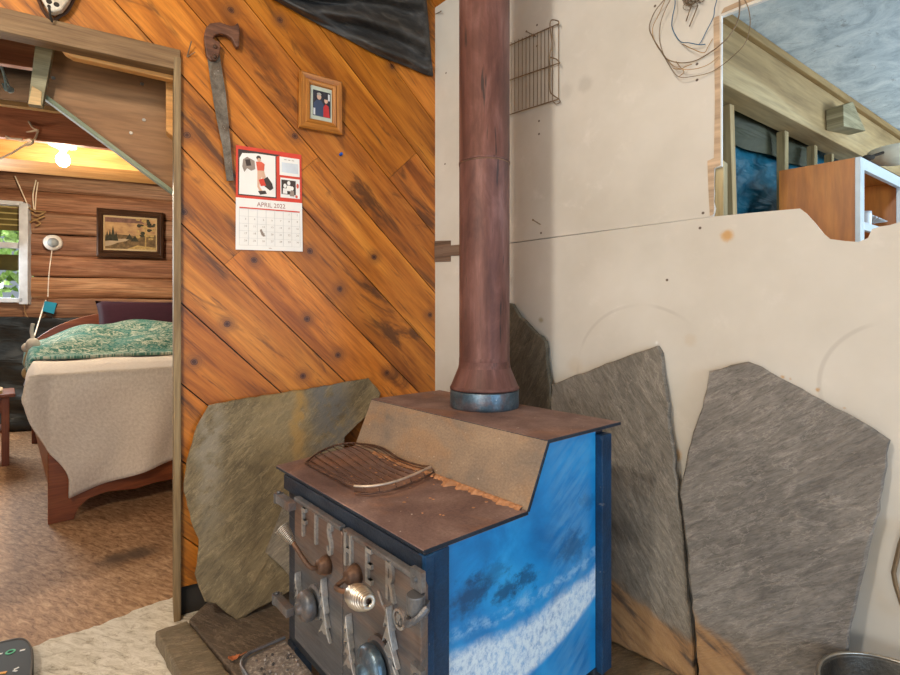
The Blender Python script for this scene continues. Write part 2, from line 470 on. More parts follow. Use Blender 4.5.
M_castlite = mk_rust('pale raised iron', [(.3, (.21, .21, .21)), (.5, (.33, .325, .315)), (.75, (.47, .46, .44))], (.30, .15, .08), .5, .42, .45, 14)  # paler copy of the door iron, sets off the raised relief
M_rustrod = mk_rust('rusty handle rod', [(.3, (.06, .035, .025)), (.5, (.13, .075, .05)), (.75, (.25, .13, .07))], (.35, .16, .07), .5, .5, .4, 10)
M_spring = flat('bright coil steel', (.50, .47, .42), .3, .9, var=.2, scale=40)
M_chrome = flat('dull nickel', (.40, .37, .32), .3, .85, var=.3, scale=20)
M_wire = mk_rust('rusty grill wire', [(.3, (.05, .03, .025)), (.5, (.10, .055, .04)), (.75, (.20, .12, .09))], (.3, .15, .08), .4, .5, .5, 20)
M_wirebright = flat('worn bright wire', (.55, .45, .36), .4, .6, var=.3, scale=30)
M_rackwire = flat('brown rack wire', (.22, .16, .10), .5, .5, var=.3, scale=30)
M_pipebracket = mk_rust('rusty bracket', [(.3, (.12, .08, .055)), (.5, (.22, .15, .11)), (.75, (.32, .24, .18))], (.3, .16, .08), .5, .7, .4, 30)

# ------------------------------------------------------------------ setting: floor
JF = hit(181, 618, FLOOR)
def mk_floor():
    m = M('worn chipboard floor', .6, 0, .3)
    n = m.noise(m.rotscale(m.uv, .5, (16, 62, 1)), 1, 7, .75, .7)
    c = m.ramp(n, [(.34, (.19, .09, .04)), (.5, (.43, .24, .12)), (.66, (.66, .43, .25))])
    b = m.noise(m.uv, 2.0, 3, .5)
    c = m.mix(.5, c, m.ramp(b, [(.3, .62), (.7, 1.15)]), 'MULTIPLY')
    d = m.dist(m.map(m.uv, (1, 1, 0)), V((hit(138, 553, FLOOR).x, hit(138, 553, FLOOR).y, 0)))
    d2 = m.dist(m.map(m.uv, (1, 1, 0)), V((hit(118, 559, FLOOR).x, hit(118, 559, FLOOR).y, 0)))
    d = m.math('ADD', m.math('MINIMUM', d, d2), m.math('MULTIPLY', m.noise(m.uv, 14, 3), .09))
    c = m.mix(m.math('MULTIPLY', m.math('SUBTRACT', 1.0, m.step(d, .06, .16), True), .75), c, (.07, .05, .04))
    m.bump(n, .15, .004)
    return m.done(c)
M_floor = mk_floor()
def mk_white():
    m = M('chipped whitewashed floor', .75, 0, .25)
    n = m.noise(m.rotscale(m.uv, .3, (12, 42, 1)), 1, 8, .8, .8)
    c = m.ramp(n, [(.32, (.22, .18, .12)), (.43, (.60, .55, .45)), (.58, (.80, .76, .67))])
    n2 = m.noise(m.uv, 28, 5, .8, .4)
    c = m.mix(m.math('MULTIPLY', m.step(n2, .55, .66), .55), c, (.28, .21, .13))
    m.bump(n2, .3, .004)
    return m.done(c)
M_white = mk_white()
fl = MB()
e0 = hit(35, 646, FLOOR); e1 = hit(173, 597, FLOOR); ed = (e1 - e0).normalized()
E0 = e0 - ed * 4.0; E1 = e1 + ed * .12
uvxy = lambda p: (p.x, p.y)
edge = []
for i in range(301):
    p = lerp(E0, E1, i / 300); j = mnoise.noise(p * 7) * .02 + mnoise.noise(p * 40) * .012 + mnoise.noise(p * 110) * .006
    edge.append(V((p.x - ed.y * j, p.y + ed.x * j, 0)))
tailR = [pA(0.05, 0), pA(3.5, 0)]
fl.add(edge + [V((4.2, 4.5, 0)), V((4.2, 7.5, 0)), V((-7, 7.5, 0)), V((-7, E0.y, 0))], [list(range(len(edge) + 4))], uvxy, 0)
fl.add(edge + [V((4.2, 4.5, 0)), V((4.2, -3.5, 0)), V((-7, -3.5, 0)), V((-7, E0.y, 0))], [list(range(len(edge) + 4))], uvxy, 1)
S(fl.build('floor', [M_floor, M_white]))

# ------------------------------------------------------------------ wall_left: diagonal pine planks
wl = MB()
ztop = 2.72
H0 = hit(0, 13, PA); H1 = hit(181, 56, PA)
t_j = At(hit(181, 330, PA))
z_head = H1.z; slope_h = 0.0
zb = hit(190, 585, PA).z
def clip_poly(poly, n, c):      # keep n.p <= c
    out = []
    for i in range(len(poly)):
        a = poly[i]; b = poly[(i + 1) % len(poly)]
        da = a[0] * n[0] + a[1] * n[1] - c; db = b[0] * n[0] + b[1] * n[1] - c
        if da <= 0: out.append(a)
        if (da < 0 < db) or (db < 0 < da):
            k = da / (da - db); out.append((a[0] + (b[0] - a[0]) * k, a[1] + (b[1] - a[1]) * k))
    return out
def qof(x, y):
    p = hit(x, y, PA); return At(p) + p.z
# plank seams: boards about 28 cm wide, measured as t+z along the wall
allq = [-1.1 + .283 * i + (.012 * math.sin(i * 2.3)) for i in range(7)][:-1] + [.580, .862, 1.158, 1.451, 1.732, 2.0, 2.285, 2.558, 2.835, 3.09, 3.37, 3.65, 3.94, 4.22, 4.5]
BUTT = {2.0: (311, 163), 1.45: (262, 232), 2.56: (384, 183)}
regions = [[(t_j, zb), (1.30, zb), (1.30, ztop), (t_j, ztop)],          # right of the doorway
           [(-.95, z_head), (t_j, z_head), (t_j, ztop), (-.95, ztop)],   # over the doorway
           [(-3.2, .02), (-.95, .02), (-.95, ztop), (-3.2, ztop)]]       # left of the doorway
for k in range(len(allq) - 1):
    q0, q1 = allq[k] + .0032, allq[k + 1] - .0032
    # some boards are butted from two lengths
    cut = BUTT.get(round(allq[k], 2))
    cuts = [-9] + ([(At(hit(*cut, PA)) - hit(*cut, PA).z)] if cut else []) + [9]
    for ci, rg in [(ci, rg) for ci in range(len(cuts) - 1) for rg in regions]:
        if rg is regions[0]:
            tn = random.uniform(.78, 1.15)
            tint = (tn * random.uniform(.97, 1.03), tn * random.uniform(.9, 1.03), tn * random.uniform(.75, 1.1))
            so = random.random() * 30
        poly = clip_poly(clip_poly(rg, (-1, -1), -q0), (1, 1), q1)
        if len(poly) < 3: continue
        poly = clip_poly(clip_poly(poly, (-1, 1), -cuts[ci] - .001), (1, -1), cuts[ci + 1] - .001)
        if len(poly) < 3: continue
        def uvf(p, so=so, k=k):
            t = At(p); z = p.z
            return ((t - z) * .7071 + so, (t + z) * .7071 + k * 3.3)
        pts = [pA(t, z, 0) for t, z in poly]
        wl.prism(pts, -A_N * .018, 0, tint, uvf)
bk = [[(t_j, .0), (1.30, .0), (1.30, ztop), (t_j, ztop)], [(-.95, z_head), (t_j, z_head), (t_j, ztop), (-.95, ztop)], [(-3.2, .0), (-.95, .0), (-.95, ztop), (-3.2, ztop)]]
for rg in bk:
    wl.prism([pA(t, z, -.019) for t, z in rg], -A_N * .06, 1)
S(wl.build('wall_left', [M_plank, M_dark]))

# doorway trim
tr = MB()
PAf = off(PA, .012)
jt = hit(178, 58, PAf).z
tr.box(pA(t_j - .012, jt / 2, -.055), A_DIR, A_N, UP, (.024, .15, jt), 0)
S(tr.build('trim_1', M_jamb, bevel=.003))
tr = MB()
zt, zbm = hit(90, 34.5, PAf).z, hit(90, 48, PAf).z
zt = z_head + .012
tr.box(pA((t_j - 1.0) / 2 - .012, zt - .035, -.012), A_DIR, A_N, UP, (1.0 + t_j + .02, .06, .075), 0)
S(tr.build('trim_2', M_trimwood, bevel=.003))
tr = MB()
PT = off(PA, -.045)
tr.prism([hit(x, y, PT) for x, y in [(56, 36), (178, 64), (178, 81), (110, 65.5), (72, 57), (64, 52), (58, 44)]], -A_N * .035)
PT = off(PA, -.12)
tr.prism([hit(x, y, PT) for x, y in [(166, 74), (180, 77), (180, 142), (174, 137), (166, 131)]], -A_N * .06)
S(tr.build('trim_3', M_orangewood, bevel=.004))
tr = MB()
tr.box(pA(-.94, jt / 2, -.045), A_DIR, A_N, UP, (.024, .15, jt), 0)
S(tr.build('trim_4', M_jamb, bevel=.003))

# ------------------------------------------------------------------ wall_right: drywall sheets
wr = MB()
TH = .013
zs = hit(611, 230.4, PB).z
def b2(x, y): p = hit(x, y, PB); return (Bt(p), p.z)
seam_t1 = b2(713, 218)[0]
up = [(.001, zs + .003), (.001, b2(434.5, 14)[1]), (b2(434, 8.5)[0], b2(434, 8.5)[1]), (b2(446, 0)[0], b2(446, 0)[1]), b2(462, -11), b2(485, -28), (.22, ztop), (3.4, ztop)]
zo = b2(735, 10)[1]
up += [(3.4, zo)]
for i in range(10): 
    up.append((lerp(3.2, b2(722, 16)[0] + .03, i / 9), zo + random.uniform(-.003, .003)))
tR = b2(721.5, 100)[0]
up += [(tR, b2(721.5, 16)[1]), (tR, b2(722, 166)[1]), (b2(714, 168)[0], b2(714, 168)[1])]
for i in range(1, 6): up.append((b2(714, 190)[0] + random.uniform(-.003, .003), lerp(b2(714, 170)[1], zs + .004, i / 6)))
up += [(b2(713, 216)[0], zs + .003)]
dn_px = [(713, 216.6), (760, 212), (800, 208.5), (806, 213), (815, 223), (824, 234), (830, 239), (845, 241), (858, 242), (868, 238), (872, 229), (880, 226.5), (890, 225), (900, 222)]
dn = [(.001, 0.0), (.001, zs - .003)] + [b2(x, y) for x, y in dn_px]
dn += [(lerp(b2(900, 222)[0], 3.4, i / 5), b2(900, 222)[1] + random.uniform(-.01, .01)) for i in range(1, 6)] + [(3.4, 0.0)]
wr.prism([pB(t, z) for t, z in up], -B_N * TH, 0, side=1)
wr.prism([pB(t, z) for t, z in dn], -B_N * TH, 0, side=1)
# torn paper bands along the cut edges
def bstrip(pts, d=.0012):
    wr.prism([pB(*b2(x, y), d) for x, y in pts], -B_N * .001, 2)
bstrip([(713.5, 18), (719.5, 15.5), (720.2, 60), (720.5, 165), (714.5, 168), (713.8, 214), (710, 216), (708.5, 190), (707.5, 161), (714, 158), (715, 100)])
bstrip([(721, 14), (760, -2), (758, -8), (740, 1), (724, 8)])
wr.box(pB(.55, zs, -.02), B_DIR, B_N, UP, (1.1, .012, .05), 3)
S(wr.build('wall_right', [M_wallB, M_gyp, M_paper, M_dark]))
# framing stud behind the cut edge
st = MB()
c0 = pB(b2(713, 190)[0], 0, -.036)
zst = b2(718, 160)[1]
st.box(c0 + UP * zst / 2, B_DIR, B_N, UP, (.05, .042, zst))
tag(st.build('wall_stud', M_stud, loc=c0, bevel=.002), 'rough grey stud exposed behind the torn drywall edge', 'stud')

# ------------------------------------------------------------------ ceilings and remaining shell
M_ceil = None
def mk_ceil():
    m = M('mottled plaster ceiling', .85, 0, .2)
    n = m.noise(m.uv, 7, 8, .78, .6)
    c = m.ramp(n, [(.33, (.36, .44, .49)), (.5, (.58, .66, .70)), (.66, (.78, .84, .86))])
    n2 = m.noise(m.map(m.uv, loc=(7, 3, 0)), 13, 7, .8, 1.2)
    c = m.mix(m.math('MULTIPLY', m.step(n2, .57, .66), .55), c, (.16, .16, .17))
    m.bump(n2, .4, .01)
    return m.done(c)
M_ceil = mk_ceil()
ZK = 2.22
ce = MB()
cp = [pB(.98, ZK, -.035), pB(3.3, ZK, -.035), pB(3.3, ZK, -.035) + V((3.2, 1.2, 0)), pW(4.2, ZK, -.06), pW(-.35, ZK, -.06)]
ce.add(cp + [p + UP * .03 for p in cp], [list(range(5)), list(range(9, 4, -1))] + [(i, i + 5, (i + 1) % 5 + 5, (i + 1) % 5) for i in range(5)], uvxy)
S(ce.build('ceiling', M_ceil))
ce = MB()
ce.add([pA(-3.2, 2.72, .0), pA(1.3, 2.72, .0), pB(3.4, 2.72), V((-1.0, -3.2, 2.72)), V((-5.2, -.6, 2.72))], [(0, 1, 2, 3, 4)], uvxy)
S(ce.build('ceiling.001', M_lightwood, solid=.02))
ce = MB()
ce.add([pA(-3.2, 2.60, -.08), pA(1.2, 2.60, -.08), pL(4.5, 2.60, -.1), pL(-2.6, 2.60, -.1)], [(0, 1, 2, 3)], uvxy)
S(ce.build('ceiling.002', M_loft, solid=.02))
ws = MB()
ws.box((pL(-2.0, 1.3, 0) + pA(-3.1, 1.3, 0)) / 2, (pL(-2.0, 0, 0) - pA(-3.1, 0, 0)).normalized(), UP, (pL(-2.0, 0, 0) - pA(-3.1, 0, 0)).normalized().cross(UP), ((pL(-2.0, 0, 0) - pA(-3.1, 0, 0)).length, 2.6, .04))
S(ws.build('wall_side', M_log))
ws = MB()
a0, a1 = pA(1.25, 1.3, -.1), pL(3.6, 1.3, 0)
ws.box((a0 + a1) / 2, (a1 - a0).normalized(), UP, (a1 - a0).normalized().cross(UP), ((a1 - a0).length, 2.6, .04))
S(ws.build('wall_unseen', M_log))  # unseen wall added to keep sky light out of the bedroom

# log wall at the back of the bedroom
lg = MB()
tw = Lt(hit(31, 250, PL))
PITCH = .21; Z0 = .03
for i in range(12):
    zc = Z0 + PITCH * (i + .5)
    inwin = 1.29 < zc < 2.13
    t0 = tw if inwin else -2.2
    tn = random.uniform(.75, 1.1) * (1.25 if zc < 1.45 else 1); so = random.random() * 20
    n = 9; L = [t0, 4.3]
    prof = []
    for k in range(n + 1):
        a = -math.pi / 2 + math.pi * k / n
        prof.append((.045 + .03 * max(0, math.cos(a)) ** .5, math.sin(a) * PITCH * .5))
    NS = 40
    vs = []; fs = []; uu = []
    for sI in range(NS + 1):
        t = lerp(L[0], L[1], sI / NS)
        for (d, z) in prof:
            w = 1 + .18 * mnoise.noise(V((t * .9, zc * 7, 0)))
            vs.append(pL(t, zc + z + .012 * mnoise.noise(V((t * 1.3, zc * 9, 2))), d * w - .04))
    for sI in range(NS):
        for k in range(n):
            fs.append((sI * (n + 1) + k, (sI + 1) * (n + 1) + k, (sI + 1) * (n + 1) + k + 1, sI * (n + 1) + k + 1))
            ta, tb = lerp(L[0], L[1], sI / NS), lerp(L[0], L[1], (sI + 1) / NS)
            va, vb = k * .033 + so, (k + 1) * .033 + so
            uu.append([(ta + so, va), (tb + so, va), (tb + so, vb), (ta + so, vb)])
    lg.add(vs, fs, uu, 0, (tn, tn * random.uniform(.85, 1.0), tn * random.uniform(.75, 1.0)))
lg.box(pL(tw + 2.2, 1.25, -.09), L_DIR, L_N, UP, (4.4, .05, 2.5), 1)
lg.box(pL(-1.0, .64, -.09), L_DIR, L_N, UP, (2.6, .05, 1.28), 1)
lg.box(pL(-1.0, 2.36, -.09), L_DIR, L_N, UP, (2.6, .05, .44), 1)
S(lg.build('wall_back', [M_log, M_dark], smooth=True))

# window in the log wall
M_winframe = flat('white blue window frame', (.62, .66, .70), .5, var=.15)
M_olive = flat('olive brown blind', (.11, .085, .022), .6, var=.3, scale=8)
M_strip = flat('yellow slat edge', (.42, .36, .14), .5)
m = M('window glass', .05); m.set('Transmission Weight', 1.0); m.set('IOR', 1.01); m.set('Base Color', (.95, .98, .97)); M_glass = m.mat
win = bpy.data.objects.new('window_1', None); COL.objects.link(win); win.location = pL(tw - .4, 1.29); WM['window_1'] = Matrix.Translation(win.location); win['kind'] = 'structure'
def zl(y): return hit(15, y, PL).z
fr = MB()
fr.box(pL(tw - .025, (zl(207) + zl(302)) / 2, .05), L_DIR, L_N, UP, (.07, .12, zl(203) - zl(303)))
fr.box(pL(tw - .9, (zl(207) + zl(302)) / 2, .05), L_DIR, L_N, UP, (.07, .12, zl(203) - zl(303)))
fr.box(pL(tw - .45, zl(300.5), .05), L_DIR, L_N, UP, (.84, .12, .045))
fr.box(pL(tw - .45, zl(205), .05), L_DIR, L_N, UP, (.84, .12, .04))
fr.build('window_frame', M_winframe, win, bevel=.004)
fr = MB(); fr.box(pL(tw - .45, zl(246), .03), L_DIR, L_N, UP, (.83, .05, .055)); fr.build('window_rail', M_winframe, win, bevel=.003)
fr = MB(); fr.box(pL(tw - .45, zl(262.5), -.02), L_DIR, L_N, UP, (.83, .03, .15)); lab(fr.build('outer_rail', M_olive, win), 'dark olive board across the window')
fr = MB(); fr.box(pL(tw - .45, (zl(247) + zl(300)) / 2, .0), L_DIR, L_N, UP, (.83, .004, zl(228) - zl(300))); fr.build('pane', M_glass, win)
fr = MB()
for y in (211, 217, 223, 228): fr.box(pL(tw - .46, zl(y), .02), L_DIR, L_N, UP, (.80, .02, .058), 0)
for y in (208, 214, 220, 225.5): fr.box(pL(tw - .46, zl(y), .033), L_DIR, L_N, UP, (.80, .006, .012), 1)
lab(fr.build('blind', [M_olive, M_strip], win), 'olive slat blind raised at the window top')

# foliage outside the window: leaf clusters
m = M('sunlit foliage', .6)
fcol = m.ramp(m.noise(m.uv, 18, 4), [(.3, (.22, .40, .08)), (.55, (.52, .70, .28)), (.75, (.85, .92, .62))])
M_leaf = m.done(m.mix(1, fcol, m.tint(), 'MULTIPLY'))
hd = MB()
for i in range(3200):
    p = pL(random.uniform(-2.6, 1.2), random.uniform(0, 3.2), -1.4 - random.random() * .7)
    a = V((random.uniform(-1, 1), random.uniform(-1, 1), random.uniform(-1, 1))).normalized(); b = a.orthogonal().normalized()
    s_ = random.uniform(.05, .12); tn = random.uniform(.5, 1.4)
    hd.add([p - a * s_, p + b * s_ * .5, p + a * s_, p - b * s_ * .5], [(0, 1, 2, 3)], None, 0, (tn, tn, tn * .9))
tag(hd.build('hedge', M_leaf, loc=pL(-.7, 0, -1.7)), 'bright green foliage growing outside the bedroom window', 'foliage', kind='stuff')
gm = MB(); gm.add([pL(-4, 0, -.2), pL(3, 0, -.2), pL(3, 0, -4), pL(-4, 0, -4)], [(0, 1, 2, 3)], uvxy)
S(gm.build('ground', M_leaf))

# ------------------------------------------------------------------ bedroom timber
def joist(label, Y, ybot, xref, height, thick, mat, name='ceiling_joist'):
    c = atY(xref, ybot, Y); c0 = V((c.x, c.y, c.z))
    b = MB(); 
    b.box(c0 + UP * (height / 2) - L_N * (thick / 2) + L_DIR * .3, L_DIR, L_N, UP, (3.4, thick, height))
    return tag(b.build(name, mat, loc=c0, bevel=.003), label, 'joist')
joist('red-brown joist high up, nearest the doorway header', 2.35, 66, 20, .14, .04, M_redwood)
joist('pale narrow rail just below the dark loft space', 3.05, 110, 45, .03, .04, M_lightwood, 'loft_rail')
joist('red-brown joist in front of the bare bulb', 3.3, 142.5, 54, .20, .05, M_redwood)
joist('wide orange beam behind the bare bulb, on top of the log wall', 4.15, 163.5, 60, .20, .45, M_orangewood, 'ceiling_beam')

# stair panel and hanging post behind the doorway header
PS = off(PA, -.26)
sp = T('stair_panel', 'brown plywood stair side with diagonal lower edge behind the doorway', 'panel', hit(150, 180, PS))
b = MB(); b.prism([hit(x, y, PS) for x, y in [(50, 38), (186, 66), (186, 203), (174, 193), (43, 97)]], -A_N * .025)
b.build('panel', M_plypanel, sp, bevel=.002)
p0, p1 = hit(41, 95, PS), hit(186, 203, PS); b = MB()
b.bar(p0 + A_N * .01, p1 + A_N * .01, .04, .015, (p1 - p0).cross(A_N)); lab(b.build('edge_board', M_green, sp, bevel=.002), 'grey-green painted edge board')
for x, y in [(53, 78), (142, 84), (131, 133), (144, 120)]:
    b = MB(); b.lathe([(.007, 0), (.006, .003)], hit(x, y, PS), A_N, 10); b.build('screw', M_chrome, sp)
PS2 = off(PA, -.20)
b = MB(); b.prism([hit(x, y, PS2) for x, y in [(37, 30), (56, 34), (42, 106), (28, 104)]], -A_N * .03)
b.prism([hit(x, y, off(PS2, .001)) for x, y in [(32, 86), (42, 92), (41, 105.5), (28.5, 104)]], A_N * .002, 1)
tag(b.build('hanging_post', [M_greypost, M_lightwood], loc=hit(35, 104, PS2), bevel=.002), 'short grey-green board hanging down beside the doorway header', 'board')

# bare bulb in bedroom
M_bulb = glow('lit bulb glass', (1, .93, .78), 22)
M_porc = flat('white porcelain', (.85, .83, .78), .3)
bc = atY(63, 160, 3.75)
bl = T('ceiling_bulb', 'lit bare bulb in a white holder under the bedroom joists', 'lamp', bc + UP * .12)
b = MB(); b.lathe([(.006, .12), (.085, .118), (.085, .10), (.05, .09), (.024, .07), (.022, .03)], bc, UP, 24); b.build('holder', M_porc, bl, smooth=True)
b = MB(); b.ball(bc, (.045, .045, .05)); b.build('bulb', M_bulb, bl, smooth=True)

# tangled strings under the joists, cords on the log wall
M_string = flat('pale string', (.85, .74, .58), .8)
M_twine = flat('brown twine', (.35, .22, .10), .9)
def curve(pts, n=8):
    pts = [V(p) for p in pts]; out = []
    for i in range(len(pts) - 1):
        p0 = pts[max(i - 1, 0)]; p1 = pts[i]; p2 = pts[i + 1]; p3 = pts[min(i + 2, len(pts) - 1)]
        for k in range(n):
            t = k / n
            out.append(.5 * ((2 * p1) + (p2 - p0) * t + (2 * p0 - 5 * p1 + 4 * p2 - p3) * t * t + (3 * p1 - p0 - 3 * p2 + p3) * t ** 3))
    out.append(pts[-1]); return out
b = MB()
for pts in [[(25, 118), (29, 122), (33, 128), (38, 130)], [(38, 130), (28, 132), (18, 134), (8, 139), (3, 134), (10, 138), (22, 139)], [(38, 131), (34, 140), (26, 144), (20, 148), (10, 154), (-4, 160)], [(12, 137), (22, 141), (30, 139), (33, 143), (26, 146)]]:
    b.tube(curve([atY(x, y, 3.262 - .012 * i) for i, (x, y) in enumerate(pts)]), .006, 6)
tag(b.build('string_tangle', M_string, loc=atY(38, 130, 3.2)), 'tangled pale string hanging from the joist left of the bulb', 'string')
b = MB()
b.tube(curve([atY(x, y, 2.50 + .02 * i) for i, (x, y) in enumerate([(-6, 50), (1, 66), (5, 78), (6, 90), (3, 84)])]), .006, 6)
b.lathe([(.012, 0), (.016, .004), (.016, .012), (.008, .014)], atY(12, 91, 2.52), (0, -1, .2), 14); b.tube([atY(12, 91, 2.52), atY(8, 84, 2.5), atY(6, 78, 2.54)], .004, 6)
tag(b.build('cord', flat('pale blue sleeve', (.25, .45, .55), .5), loc=atY(3, 70, 2.5)), 'pale blue cord hanging in the dark loft space at the left edge', 'cord')
PL1 = off(PL, .09)
b = MB()
for pts in [[(15, 176), (22, 192), (29, 208)], [(36, 180), (33, 195), (34, 210)], [(38, 182), (36, 196), (35, 212)]]:
    b.tube(curve([hit(x, y, PL1) for x, y in pts]), .005, 6)
for pts in [[(29, 208), (36, 211), (46, 212)], [(30, 222), (38, 219), (45, 216)], [(32, 218), (40, 223), (36, 226)], [(31, 212), (37, 216), (44, 213)]]:
    b.tube(curve([hit(x, y, off(PL, .1)) for x, y in pts]), .009, 6, m=1)
tag(b.build('twig_bundle', [M_string, M_twine], loc=hit(36, 215, PL1)), 'dried twigs tied with strings at the window top corner', 'twigs')
rs = T('round_fixture', 'round white fixture with grey centre on the log wall beside the window', 'fixture', hit(52.5, 242.5, PL1))
b = MB(); b.lathe([(.0, -.06), (.07, -.06), (.078, -.02), (.07, .02), (.0, .03)], hit(52.5, 242.5, PL1), L_N, 28, capped=False); b.build('rim', M_porc, rs, smooth=True)
b = MB(); b.lathe([(.045, .02), (.043, .04), (.03, .055), (.0, .06)], hit(54, 243, PL1), L_N, 24, capped=False); lab(b.build('centre_cap', flat('grey cap', (.30, .34, .36), .4), rs, smooth=True), 'grey domed centre cap')
b = MB(); b.tube(curve([hit(52, 250, off(PL, .1)), hit(49, 275, off(PL, .1)), hit(48, 297, off(PL, .11))]), .004, 6); b.build('pull_cord', M_string, rs)
b = MB(); b.tube(curve([hit(24, 304, PL1), hit(26, 315, PL1), hit(32, 320, PL1), hit(40, 320, PL1), hit(46, 314, PL1)]), .004, 6); 
tag(b.build('cord', M_twine, loc=hit(32, 320, PL1)), 'thin brown cord looping under the window corner', 'cord')
PLB = off(PL, .14)
b = MB(); b.prism([hit(x, y, PLB) for x, y in [(45, 301), (57, 303), (54, 314), (43, 311)]], L_N * .01, uv=lambda p: (p.x, p.z))
b.prism([hit(x, y, off(PL, .13)) for x, y in [(47, 305), (58, 304), (52, 318), (42, 312)]], L_N * .008, 1)
tag(b.build('blue_tag', [flat('bright blue card', (.02, .30, .46), .5), M_dark], loc=hit(50, 312, PLB)), 'bright blue square card hung on a cord above the bed', 'card')
b = MB(); b.tube(curve([hit(46, 300, PLB), hit(42, 312, PLB), hit(38, 325, off(PL, .3)), hit(34.5, 336, off(PL, .55))]), .006, 6)
tag(b.build('cord', M_string, loc=hit(34, 336, off(PL, .55))), 'tan cord running from the blue card down to the bed corner', 'cord')

# framed landscape on the log wall
class Quad:
    def __init__(s, tl, tr, br, bl):
        s.c = (tl, tr, br, bl); s.n = (tr - tl).cross(tl - bl).normalized() * 1.0
        if s.n.dot(CAM - tl) < 0: s.n = -s.n
    def pt(s, u, v, d=0):
        tl, tr, br, bl = s.c
        return lerp(lerp(tl, tr, u), lerp(bl, br, u), v) + s.n * d
    def quad(s, mb, u0, v0, u1, v1, d, m, th=.0008):
        mb.prism([s.pt(u0, v0, d), s.pt(u1, v0, d), s.pt(u1, v1, d), s.pt(u0, v1, d)], s.n * th, m)
    def poly(s, mb, pts, d, m, th=.0006):
        mb.prism([s.pt(u, v, d) for u, v in pts], s.n * th, m)
    def ell(s, mb, u, v, ru, rv, d, m, n=14):
        s.poly(mb, [(u + ru * math.cos(2 * math.pi * k / n), v + rv * math.sin(2 * math.pi * k / n)) for k in range(n)], d, m)
    def frame(s, mb, prof):      # prof: (du, dv inset, depth); mitred moulding rings
        rings = [[s.pt(a, b, d), s.pt(1 - a, b, d), s.pt(1 - a, 1 - b, d), s.pt(a, 1 - b, d)] for a, b, d in prof]
        for r in range(len(rings) - 1):
            for k in range(4):
                l = (k + 1) % 4
                q = [rings[r][k], rings[r][l], rings[r + 1][l], rings[r + 1][k]]
                w = (prof[r + 1][0] - prof[r][0]); ln = (q[1] - q[0]).length
                mb.add(q, [(0, 1, 2, 3)], [[(k, r * .05 + k), (k + ln, r * .05 + k), (k + ln, r * .05 + .04 + k), (k, r * .05 + .04 + k)]])
Q = Quad(*[hit(x, y, off(PL, .07)) for x, y in [(97, 208), (163.5, 213), (163.5, 258.3), (97, 256.5)]])
pf = T('landscape_picture', 'dark framed sunset landscape painting on the log wall', 'picture', Q.pt(.5, 1))
b = MB(); Q.frame(b, [(0, 0, -.03), (0, 0, .02), (.03, .045, .035), (.06, .09, .012), (.075, .11, .02), (.1, .15, .005)]); b.build('frame', M_darkframe, pf)
b = MB(); Q.frame(b, [(.095, .135, .006), (.1, .14, .016), (.115, .17, .014), (.12, .175, .004)]); lab(b.build('inner_trim', flat('gilt slip', (.45, .33, .16), .4), pf), 'thin gilt inner trim')
m = M('painted sunset sky', .6)
ux = m.noise(m.map(m.uv, (9, 16, 1)), 1, 4)
M_sky = m.done(m.ramp(ux, [(.3, (.22, .12, .07)), (.5, (.42, .25, .11)), (.7, (.52, .34, .15))]))
pm = [M_sky, flat('painted dark green', (.035, .035, .02), .7, var=.4, scale=40), flat('painted field', (.14, .09, .04), .7, var=.5, scale=25), flat('painted path', (.42, .33, .22), .7), flat('painted birch', (.40, .28, .10), .7, var=.4, scale=40), flat('painted violet cloud', (.17, .09, .07), .7, var=.3, scale=18)]
b = MB()
Q.quad(b, .11, .16, .89, .84, .004, 0)
Q.quad(b, .11, .16, .70, .27, .005, 5)
Q.poly(b, [(.11, .55), (.3, .52), (.6, .54), (.89, .5), (.89, .84), (.11, .84)], .0055, 2)
Q.poly(b, [(.12, .68), (.3, .62), (.5, .60), (.42, .66), (.3, .70), (.2, .76), (.12, .78)], .0062, 3)
for (u, w, t0, b0) in [(.15, .05, .45, .66), (.19, .05, .42, .66), (.235, .06, .34, .66), (.28, .05, .46, .66), (.48, .08, .50, .62), (.56, .09, .54, .66)]:
    Q.poly(b, [(u, t0), (u + w * .35, (t0 + b0) / 2), (u + w * .7, b0), (u - w * .7, b0), (u - w * .35, (t0 + b0) / 2)], .0068, 1)
for k in range(26):
    Q.ell(b, random.uniform(.60, .86), random.uniform(.18, .60), random.uniform(.02, .045), random.uniform(.02, .04), .007 + .0005 * (k % 3), 1 if k % 2 else 4)
Q.quad(b, .715, .40, .735, .80, .0088, 4)
Q.poly(b, [(.45, .82), (.6, .74), (.88, .78), (.88, .84), (.45, .84)], .0072, 4)
b.build('canvas', pm, pf)

# ------------------------------------------------------------------ black plastic sheet along lower log wall
def mk_plastic(name, c, c2, rough=.35):
    m = M(name, rough, 0, .5)
    n = m.noise(m.uv, 6, 5, .6, 1)
    m.bump(m.noise(m.map(m.uv, (1.5, 4, 1)), 2.2, 3, .5, .8), .6, .04)
    return m.done(m.ramp(n, [(.3, c), (.7, c2)]))
M_plastic = mk_plastic('black plastic', (.012, .016, .018), (.035, .045, .048))
b = MB()
def shf(u, v):
    t = -1.6 + 3.6 * u; z = lerp(.0, 1.10, v)
    d = .055 + .035 * mnoise.noise(V((t * 3.3, z * 5, 0))) + .03 * math.sin(z * 22 + 5 * mnoise.noise(V((t * 1.5, z, 4)))) * (1 - .6 * v)
    return pL(t, z + .02 * mnoise.noise(V((t * 2, 0, 7))) * v, d + .03)
b.grid(shf, 90, 40, uvs=(3.6, 1.1))
tag(b.build('plastic_sheet', M_plastic, smooth=True, loc=pL(0, 0, .08)), 'wrinkled black plastic sheet covering the lower log wall behind the bed', 'sheet')

